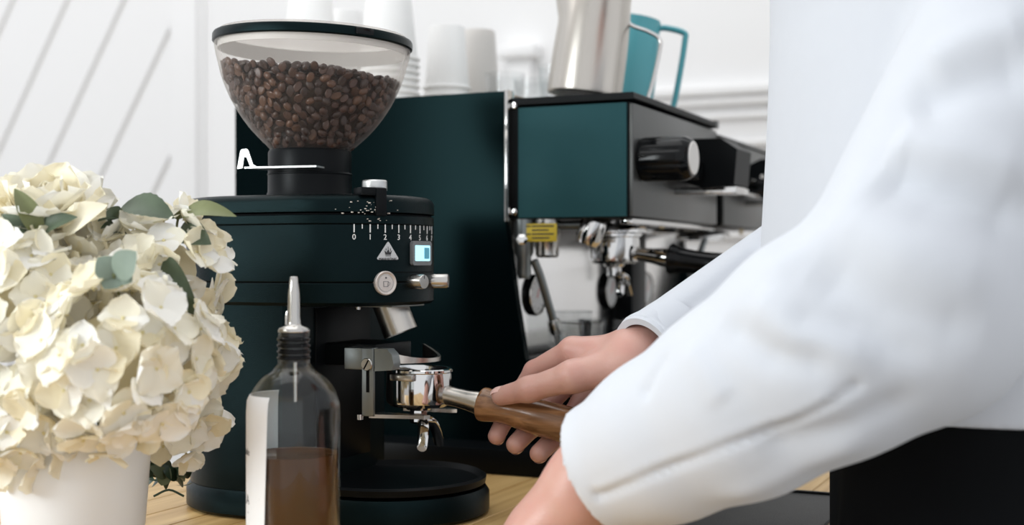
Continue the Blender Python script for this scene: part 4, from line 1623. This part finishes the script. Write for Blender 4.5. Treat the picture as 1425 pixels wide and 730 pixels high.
sprig('grey-green drooping leaf in front of the right hydrangea', [P(225, 350, 1.10), P(230, 358, 1.075)],
      [('leaf_dark', P(230, 356, 1.072), P(277, 440, 1.060), 0.0125, (-0.5, -1, 0.1), dict(fold=0.15, bend=0.10)),
       ('leaf_deep', P(232, 405, 1.085), P(248, 420, 1.08), 0.006, TC, {})])
sprig('three round grey-green eucalyptus leaves in the middle of the bouquet', [P(170, 425, 1.09), P(160, 390, 0.980), P(158, 380, 0.970)],
      [('leaf_grey', P(160, 384, 0.970), P(190, 350, 0.960), 0.0115, (-0.1, -1, 0.2), dict(fold=0.05, bend=0.06)),
       ('leaf_grey', P(160, 384, 0.972), P(136, 358, 0.968), 0.0100, (0.2, -1, 0.3), dict(fold=0.1, bend=0.06)),
       ('leaf_grey', P(162, 378, 0.975), P(145, 402, 0.968), 0.0095, (0.1, -1, 0.2), dict(fold=0.1, bend=0.06)),
       ('leaf_grey', P(165, 378, 0.975), P(184, 392, 0.970), 0.0075, (-0.1, -1, 0.1), dict(fold=0.1, bend=0.06))])
rn = random.Random(5)
gl = []
for k in range(24):
    b_ = P(203 + 2.4 * k, 668 + rn.uniform(-10, 8), 1.22 + rn.uniform(-0.02, 0.03))
    b_.z = max(b_.z, 0.012)
    tp = b_ + Vector((rn.uniform(-0.014, 0.014), rn.uniform(-0.020, 0.0), rn.uniform(-0.002, 0.020)))
    tp.z = max(0.006, tp.z)
    gl.append((rn.choice(['leaf_deep', 'leaf_dark', 'leaf_deep']), b_, tp, rn.uniform(0.005, 0.008), (rn.uniform(-.5, .5), -1, 0.7), dict(fold=0.1, bend=0.1)))
g0, g1 = P(214, 690, 1.225), P(256, 690, 1.225)
sprig('dark green leafy sprig lying on the worktop between vase and grinder', [g0, (g0 + g1) / 2 + Vector((0, 0, 0.006)), g1], gl, 'leaf_deep', 'loose greenery')

# =================================================================== PERSON
FC = Vector((-0.97, -0.22, 0)).normalized()               # the way the barista faces
SD = Vector((-0.22, 0.97, 0)).normalized()                # towards the right shoulder
TC0 = Vector((0.385, 1.125, 0))
SLp, SRp = Vector((0.410, 0.950, 0.478)), Vector((0.385, 1.300, 0.480))
ELp = P(1262, 420, 0.90)
CLp = P(834, 656, 1.0)                                    # left cuff centre
ERp = Vector((0.330, 1.365, 0.262))
WRp = G(0.356, 0.008, 0.1655)                              # right wrist
CRp = P(900, 492, 1.186)                                   # right cuff centre

# ---- right hand closed on the handle
RH = dict(
    index=[(0.288, 0.012, 0.1665), (0.243, 0.025, 0.1440), (0.2170, 0.0270, 0.1080), (0.2115, 0.0040, 0.0815)],
    middle=[(0.300, 0.032, 0.1610), (0.264, 0.041, 0.1270), (0.2400, 0.0270, 0.0900), (0.2330, 0.0010, 0.0750)],
    ring=[(0.314, 0.045, 0.1480), (0.284, 0.046, 0.1140), (0.2660, 0.0260, 0.0820), (0.2590, -0.0020, 0.0685)],
    little=[(0.328, 0.050, 0.1340), (0.306, 0.046, 0.1040), (0.2930, 0.0270, 0.0790), (0.2890, 0.0040, 0.0660)])
rads = dict(index=(0.0120, 0.0106, 0.0094, 0.0084), middle=(0.0122, 0.0108, 0.0098, 0.0090), ring=(0.0118, 0.0104, 0.0096, 0.0090), little=(0.0105, 0.0090, 0.0082, 0.0074))
THB = [(0.348, -0.004, 0.156), (0.302, -0.022, 0.1450), (0.257, -0.0200, 0.1310), (0.2245, -0.0135, 0.1225)]


def hand_mesh(G_, fingers, thumb, wrist, arm_end, palm_extra, to_w, wr=0.0245):
    fd = None
    for nme, pts in fingers.items():
        q = [to_w(*p) for p in pts]
        e = G_.chain(q, rads[nme], 0.004)
        fd = e if fd is None else np.minimum(fd, e)
    q = [to_w(*p) for p in thumb]
    th = G_.chain(q, (0.0200, 0.0142, 0.0113, 0.0092), 0.008)
    palm = None
    w = Vector(wrist)
    for nme, pts in fingers.items():
        mcp = to_w(*pts[0])
        e = G_.cone(w + (mcp - w) * 0.05, mcp, 0.0175, rads[nme][0] + 0.0012)
        palm = e if palm is None else smin(palm, e, 0.012)
    for a_, b_, ra, rb in palm_extra:
        palm = smin(palm, G_.cone(to_w(*a_), to_w(*b_), ra, rb), 0.012)
    palm = smin(palm, th, 0.010)
    palm = smin(palm, G_.cone(w, arm_end, wr, wr + 0.0065), 0.020)
    return smin(palm, fd, 0.005)


armR = WRp + (ERp - WRp) * 0.42
allp = [G(*p) for f in RH.values() for p in f] + [G(*p) for p in THB] + [WRp, armR]
lo = [min(p[k] for p in allp) - 0.036 for k in range(3)]
hi = [max(p[k] for p in allp) + 0.036 for k in range(3)]
g = Grid(lo, hi, 0.00165)
d = hand_mesh(g, RH, THB, WRp, armR, [((0.345, -0.004, 0.152), (0.300, 0.010, 0.148), 0.019, 0.014), ((0.345, 0.025, 0.148), (0.325, 0.042, 0.132), 0.018, 0.014)], G)
# knuckle dimples and the fold of the thumb web
for a_, b_, amp, w_ in (((0.296, -0.030, 0.136), (0.318, -0.026, 0.150), 0.0016, 0.0040), ((0.262, -0.030, 0.1335), (0.256, -0.020, 0.1420), 0.0008, 0.0022),
                        ((0.300, 0.022, 0.172), (0.330, 0.020, 0.176), 0.0012, 0.0050)):
    d = d + g.crease([G(*a_), G(*b_)], amp, w_)
VR, FR = surface_nets(d, lo, g.h)

# ---- left hand, a loose fist let down on the mat below the picture
WLp = P(824, 668, 1.005)
hd = Vector((-0.062, 0.030, -0.060)).normalized()
hside = hd.cross(Vector((0, 0, 1))).normalized()          # towards the little finger or the index
if hside.y < 0:
    hside = -hside
hn = hside.cross(hd).normalized()
if hn.z < 0:
    hn = -hn


def LHp(f_, s_, n_):
    p = WLp + hd * f_ + hside * s_ + hn * n_
    p.z = max(p.z, 0.0145)
    return p


LH = dict(index=[(0.090, 0.030, 0.002), (0.116, 0.034, -0.020), (0.108, 0.034, -0.044), (0.092, 0.032, -0.046)],
          middle=[(0.094, 0.008, 0.005), (0.122, 0.010, -0.020), (0.110, 0.010, -0.046), (0.092, 0.010, -0.048)],
          ring=[(0.090, -0.013, 0.003), (0.114, -0.014, -0.022), (0.103, -0.013, -0.046), (0.086, -0.012, -0.048)],
          little=[(0.083, -0.031, -0.003), (0.102, -0.034, -0.024), (0.093, -0.032, -0.044), (0.079, -0.030, -0.046)])
THL = [(0.028, 0.024, -0.008), (0.058, 0.046, -0.020), (0.086, 0.054, -0.032), (0.110, 0.050, -0.040)]
armL = WLp + (ELp - WLp) * 0.40
allp = [LHp(*p) for f in LH.values() for p in f] + [LHp(*p) for p in THL] + [WLp, armL]
lo = [min(p[k] for p in allp) - 0.036 for k in range(3)]
hi = [max(p[k] for p in allp) + 0.036 for k in range(3)]
g = Grid(lo, hi, 0.0020)
d = hand_mesh(g, LH, THL, WLp, armL, [((0.02, 0.012, -0.006), (0.07, 0.024, -0.014), 0.021, 0.015), ((0.02, -0.012, -0.006), (0.07, -0.020, -0.014), 0.022, 0.015), ((0.0, 0.0, 0.002), (0.06, 0.0, 0.0), 0.029, 0.022)], LHp, 0.030)
d = np.maximum(d, 0.0052 - g.z)
VL, FL = surface_nets(d, lo, g.h)

# ---- head, neck, trunk, arms and legs at a coarser grain
HC = TC0 + Vector((-0.045, -0.01, 0.700))                 # head centre, above the picture
UP = Vector((0, 0, 1))


def on_head(f_, s_, u_):
    return HC + FC * f_ + SD * s_ + UP * u_


lo, hi = (0.05, 0.74, -0.86), (0.66, 1.52, 0.86)
g = Grid(lo, hi, 0.0095)
AX = (tuple(FC), tuple(SD), (0, 0, 1))
d = g.ell(on_head(-0.012, 0, 0.030), AX, (0.098, 0.076, 0.095))
d = smin(d, g.ell(on_head(0.022, 0, -0.050), AX, (0.066, 0.058, 0.070)), 0.03)
d = smin(d, g.cone(on_head(0.086, 0, 0.010), on_head(0.106, 0, -0.028), 0.010, 0.016), 0.012)
d = smin(d, g.cone(on_head(0.072, -0.022, -0.066), on_head(0.072, 0.022, -0.066), 0.012, 0.012), 0.012)
for s in (-1, 1):
    d = smin(d, g.ell(on_head(-0.005, s * 0.078, -0.005), AX, (0.022, 0.011, 0.034)), 0.008)
    d = d + g.crease([on_head(0.086, s * 0.030, 0.006)] * 2, 0.010, 0.016)
d = smin(d, g.cone(on_head(-0.025, 0, -0.060), TC0 + Vector((0.01, 0, 0.515)), 0.056, 0.066), 0.04)
tr = g.ell(TC0 + Vector((0.015, 0, 0.36)), AX, (0.110, 0.165, 0.200))
tr = smin(tr, g.ell(TC0 + Vector((0.020, 0, 0.10)), AX, (0.105, 0.150, 0.180)), 0.08)
d = smin(d, tr, 0.05)
d = smin(d, g.chain([SLp, ELp, armL + (ELp - armL) * 0.3], (0.052, 0.043, 0.036), 0.02), 0.03)
d = smin(d, g.chain([SRp, ERp, armR + (ERp - armR) * 0.3], (0.052, 0.043, 0.036), 0.02), 0.03)
HIP = TC0 + Vector((0.042, 0, 0.02))
for s in (-1, 1):
    hj = HIP + LAT * (s * 0.085)
    d = smin(d, g.chain([hj, hj + Vector((0.01, 0, -0.43)), hj + Vector((0.03, 0, -0.83))], (0.080, 0.056, 0.040), 0.03), 0.04)
VB, FB = surface_nets(d, lo, g.h)
VV = np.concatenate([VB, VR, VL])
FF = np.concatenate([FB, FR + len(VB), FL + len(VB) + len(VR)])
person = obj('person', net_mesh('person', (VV, FF), 'skin'), 'skin')
tag(person, 'person in a white shirt and black trousers, one hand gripping the portafilter', 'person')


# nails on the fingertips that show
def nail(pa, pb, out, r, wid):
    pa, pb = Vector(pa), Vector(pb)
    ax = (pb - pa).normalized()
    n_ = Vector(out)
    n_ = (n_ - ax * n_.dot(ax)).normalized()
    sd = ax.cross(n_)
    V, F = [], []
    c_ = pb + ax * (r * 0.10)
    for i in range(7):
        u = -0.9 + 1.8 * i / 6
        for j in range(7):
            v = -1 + 2 * j / 6
            w = wid * math.sqrt(max(0, 1 - 0.55 * u ** 4))
            lift = (r + 0.0002) * math.cos(v * 0.72) + 0.0003
            V.append(tuple(c_ + ax * (u * wid * 1.05) + sd * ((r + 0.0002) * math.sin(v * 0.72) * (w / wid)) + n_ * (lift - 0.0010 * max(0, u) ** 2 * 2)))
    for i in range(6):
        for j in range(6):
            F.append((i * 7 + j, i * 7 + j + 1, i * 7 + j + 8, i * 7 + j + 7))
    obj('fingernail', (V, F), 'nail', person, sharp=None)


def fing(name):
    return [G(*p) for p in RH[name]]


for nme, r_ in (('middle', 0.0090), ('ring', 0.0090), ('index', 0.0084)):
    f_ = fing(nme)
    nail(f_[2], f_[3], Vector((-0.25, -0.5, -1.0)), r_, 0.0052)
tq = [G(*p) for p in THB]
nail(tq[2], tq[3], Vector((-0.25, -0.35, 1.0)), 0.0092, 0.0066)

# ---- hair
g = Grid(tuple(HC - Vector((0.15, 0.15, 0.12))), tuple(HC + Vector((0.15, 0.15, 0.17))), 0.006)
hr = g.ell(on_head(-0.018, 0, 0.036), AX, (0.104, 0.084, 0.100))
hr = np.maximum(hr, g.plane(on_head(0.055, 0, 0.045), tuple(FC * 0.8 - UP * 0.6)))
hr = np.maximum(hr, -g.plane(on_head(0, 0, -0.05), (0, 0, 1)))
obj('hair', net_mesh('hair', surface_nets(hr, g.lo, g.h), 'hair_dark'), 'hair_dark', person)

# ---- shirt: trunk and both sleeves, with folds pressed into it
lo, hi = (0.02, 0.70, 0.00), (0.66, 1.54, 0.575)
g = Grid(lo, hi, 0.0036)
px_ = (g.x - TC0.x) * FC.x + (g.y - TC0.y) * FC.y
py_ = (g.x - TC0.x) * SD.x + (g.y - TC0.y) * SD.y
zz = g.z
ra = 0.150 + 0.010 * np.clip((0.36 - zz) / 0.2, -0.5, 1)
rb = 0.205 - 0.010 * np.clip((0.36 - zz) / 0.2, -0.5, 1)
tor = (np.sqrt((px_ / ra) ** 2 + (py_ / rb) ** 2) - 1) * 0.15
dome = g.ell(TC0 + Vector((0.01, 0, 0.42)), AX, (0.205, 0.262, 0.145))
tor = np.maximum(tor, np.where(zz > 0.42, dome, -1))
tor = tor + 0.0035 * np.sin(py_ * 34 + zz * 6) * np.clip((0.42 - zz) / 0.2, 0, 1)
SEG_L = [(SLp, ELp, 0.080, 0.085), (ELp, P(1150, 481, .91), 0.087, 0.080), (P(1150, 481, .91), P(1030, 557, .94), 0.080, 0.071),
         (P(1030, 557, .94), P(923, 612, .97), 0.071, 0.061), (P(923, 612, .97), CLp, 0.061, 0.0495), (CLp, CLp + (CLp - ELp) * 0.10, 0.0495, 0.0490)]
SEG_R = [(SRp, ERp, 0.076, 0.064), (ERp, CRp, 0.060, 0.0355), (CRp, CRp + (CRp - ERp) * 0.2, 0.0355, 0.0350)]


def seg_union(segs, k):
    d_ = None
    for a_, b_, r0_, r1_ in segs:
        e = g.cone(a_, b_, r0_, r1_)
        d_ = e if d_ is None else smin(d_, e, k)
    return d_


slv = seg_union(SEG_L, 0.010)
slR = seg_union(SEG_R, 0.012)
# open cuffs
axL = (CLp - P(923, 612, .97)).normalized()
axR = (CRp - ERp).normalized()
cutL = CLp - axL * 0.003
cutR = CRp
slv = np.maximum(slv, g.plane(cutL, tuple(axL)))
slR = np.maximum(slR, g.plane(cutR, tuple(axR)))
inL = g.cone(CLp - axL * 0.06, CLp + axL * 0.05, 0.0455, 0.0455)
inR = g.cone(CRp - axR * 0.06, CRp + axR * 0.05, 0.0300, 0.0300)
slv = np.maximum(slv, -inL)
slR = np.maximum(slR, -inR)
sh = smin(tor, slv, 0.020)
sh = np.minimum(sh, smin(tor, slR, 0.02))
sh = np.maximum(sh, 0.128 - zz + np.where(np.minimum(slv, slR) < 0.02, -10, 0))
sh = np.maximum(sh, zz - 0.556)
shirt_me = net_mesh('shirt', surface_nets(sh, lo, g.h), 'shirt_cotton')


def seg_dist(p, segs):
    best = 9.0
    for a_, b_, r0_, r1_ in segs:
        d_ = b_ - a_
        t = max(0.0, min(1.0, (p - a_).dot(d_) / d_.length_squared))
        best = min(best, (p - (a_ + d_ * t)).length - (r0_ + (r1_ - r0_) * t))
    return best


def on_sleeve(px, py, segs):
    """the point of a sleeve's surface that lies on the line through a point of the photograph"""
    o_ = Vector((0, 0, EYE))
    r_ = (P(px, py, 1.0) - o_).normalized()
    t = 0.4
    for _ in range(60):
        e = seg_dist(o_ + r_ * t, segs)
        if e < 0.0008:
            break
        t += e
        if t > 1.9:
            return None
    return o_ + r_ * t


# folds worn into the cloth: (points, amplitude, width); a positive amplitude is a ridge
FOLDS = [
    ([(1225, 238), (1300, 266), (1440, 325)], -0.011, 0.020), ([(1235, 205), (1310, 214), (1440, 250)], 0.009, 0.018),
    ([(1262, 158), (1340, 112), (1440, 92)], -0.009, 0.018), ([(1285, 95), (1350, 60), (1440, 40)], 0.007, 0.018),
    ([(1165, 305), (1260, 345), (1390, 400)], 0.006, 0.020), ([(1130, 375), (1230, 430), (1370, 462)], -0.007, 0.018),
    ([(1050, 410), (1110, 465), (1230, 500)], 0.005, 0.014), ([(1005, 445), (1075, 492), (1165, 505)], -0.006, 0.011),
    ([(935, 488), (908, 528), (892, 556)], -0.0035, 0.006), ([(960, 475), (990, 530), (1010, 560)], 0.003, 0.011),
    ([(1050, 622), (1160, 596), (1280, 545)], -0.005, 0.012), ([(1000, 690), (1110, 650), (1210, 600)], 0.004, 0.011),
    ([(1090, 440), (1180, 455), (1300, 500)], -0.004, 0.010), ([(1060, 390), (1130, 345), (1215, 225)], 0.004, 0.016),
]
SEAMS = [([(832, 690), (870, 674), (900, 660), (950, 642), (1010, 618), (1055, 604), (1100, 588), (1150, 562), (1190, 535)], -0.0040, 0.0042),
         ([(836, 680), (872, 664), (902, 650), (952, 632), (1012, 608), (1057, 594), (1102, 578), (1150, 552)], 0.0018, 0.0040)]
FOLDS_R = [([(930, 445), (985, 410), (1050, 352)], -0.003, 0.009), ([(965, 470), (1010, 432), (1050, 400)], 0.003, 0.009), ([(905, 452), (925, 480)], -0.0016, 0.0035)]
nv = len(shirt_me.vertices)
co = np.empty(nv * 3)
nr = np.empty(nv * 3)
shirt_me.vertices.foreach_get('co', co)
shirt_me.vertices.foreach_get('normal', nr)
co, nr = co.reshape(-1, 3), nr.reshape(-1, 3)
disp = np.zeros(nv)
for fl, segs in ((FOLDS + SEAMS, SEG_L), (FOLDS_R, SEG_R)):
    for pts, amp, w_ in fl:
        q = [on_sleeve(x_, y_, segs) for x_, y_ in pts]
        q = [np.array(p_) for p_ in q if p_ is not None]
        best = np.full(nv, 9.0)
        par = np.zeros(nv)
        for k in range(len(q) - 1):
            d_ = q[k + 1] - q[k]
            t = np.clip(((co - q[k]) @ d_) / (d_ @ d_), 0, 1)
            e = np.linalg.norm(co - (q[k] + t[:, None] * d_), axis=1)
            m_ = e < best
            best[m_] = e[m_]
            par[m_] = (k + t[m_]) / (len(q) - 1)
        ends = 1.0 if fl is FOLDS_R or w_ < 0.005 else np.clip(np.minimum(par, 1 - par) * 5 + 0.15, 0, 1)
        disp += amp * np.exp(-(best / w_) ** 2) * ends
co = co + nr * disp[:, None]
shirt_me.vertices.foreach_set('co', co.reshape(-1))
shirt_me.update()
shirt = obj('shirt', shirt_me, 'shirt_cotton', person)


# cuffs: stitched bands round the sleeve ends
def cuff(c_, ax, r_in, r_out, ln):
    prof = [(r_in, 0.0), (r_out, -0.0004), (r_out + 0.0008, 0.002), (r_out + 0.0030, ln), (r_out + 0.0016, ln + 0.001)]
    obj('cuff', xf(lathe(prof, 56, cap0=False, cap1=False), axis_matrix(c_, -ax)), 'shirt_cotton', person, sharp=50)


cuff(CRp + axR * 0.003, axR, 0.0300, 0.0362, 0.045)
colr = on_head(-0.02, 0, -0.118)
obj('collar', xf(lathe([(0.066, 0.0), (0.070, 0.0), (0.069, 0.040), (0.066, 0.042), (0.066, 0.0)], 40, cap0=False, cap1=False), axis_matrix(colr + Vector((0.005, 0, -0.045)), (-0.15, 0, 1))),
    'shirt_cotton', person)

# ---- trousers and shoes
lo, hi = (0.12, 0.78, ZF + 0.03), (0.68, 1.50, 0.165)
g = Grid(lo, hi, 0.008)
px_ = -(g.x - HIP.x) * FWD.x - (g.y - HIP.y) * FWD.y
py_ = (g.x - HIP.x) * LAT.x + (g.y - HIP.y) * LAT.y
tw = (np.sqrt((px_ / 0.142) ** 2 + (py_ / 0.195) ** 2) - 1) * 0.142
tw = np.maximum(tw, -0.10 - g.z)
d = tw
for s in (-1, 1):
    hj = HIP + LAT * (s * 0.090) + Vector((0, 0, -0.05))
    d = smin(d, g.chain([hj, hj + Vector((0.005, 0, -0.40)), hj + Vector((0.025, 0, -0.80))], (0.108, 0.082, 0.070), 0.03), 0.05)
d = d + 0.003 * np.sin(py_ * 60 + g.z * 3)
d = np.maximum(d, g.z - 0.140)
d = np.maximum(d, ZF + 0.045 - g.z)
obj('trousers', net_mesh('trousers', surface_nets(d, lo, g.h), 'trouser_black'), 'trouser_black', person)
for s in (-1, 1):
    c_ = HIP + LAT * (s * 0.090) + Vector((0.025, 0, 0))
    lo = (c_.x - 0.24, c_.y - 0.12, ZF - 0.01)
    hi = (c_.x + 0.12, c_.y + 0.12, ZF + 0.13)
    g = Grid(lo, hi, 0.006)
    a_ = Vector((c_.x, c_.y, ZF + 0.040)) - FC * 0.05
    b_ = Vector((c_.x, c_.y, ZF + 0.032)) + FC * 0.15
    d = smin(g.cone(a_, b_, 0.040, 0.036), g.cone(a_ + FC * 0.04, a_ + FC * 0.03 + UP * 0.06, 0.044, 0.044), 0.03)
    d = np.maximum(d, ZF + 0.001 - g.z)
    obj('shoe', net_mesh('shoe', surface_nets(d, lo, g.h), 'shoe_black'), 'shoe_black', person)

bpy.context.view_layer.update()
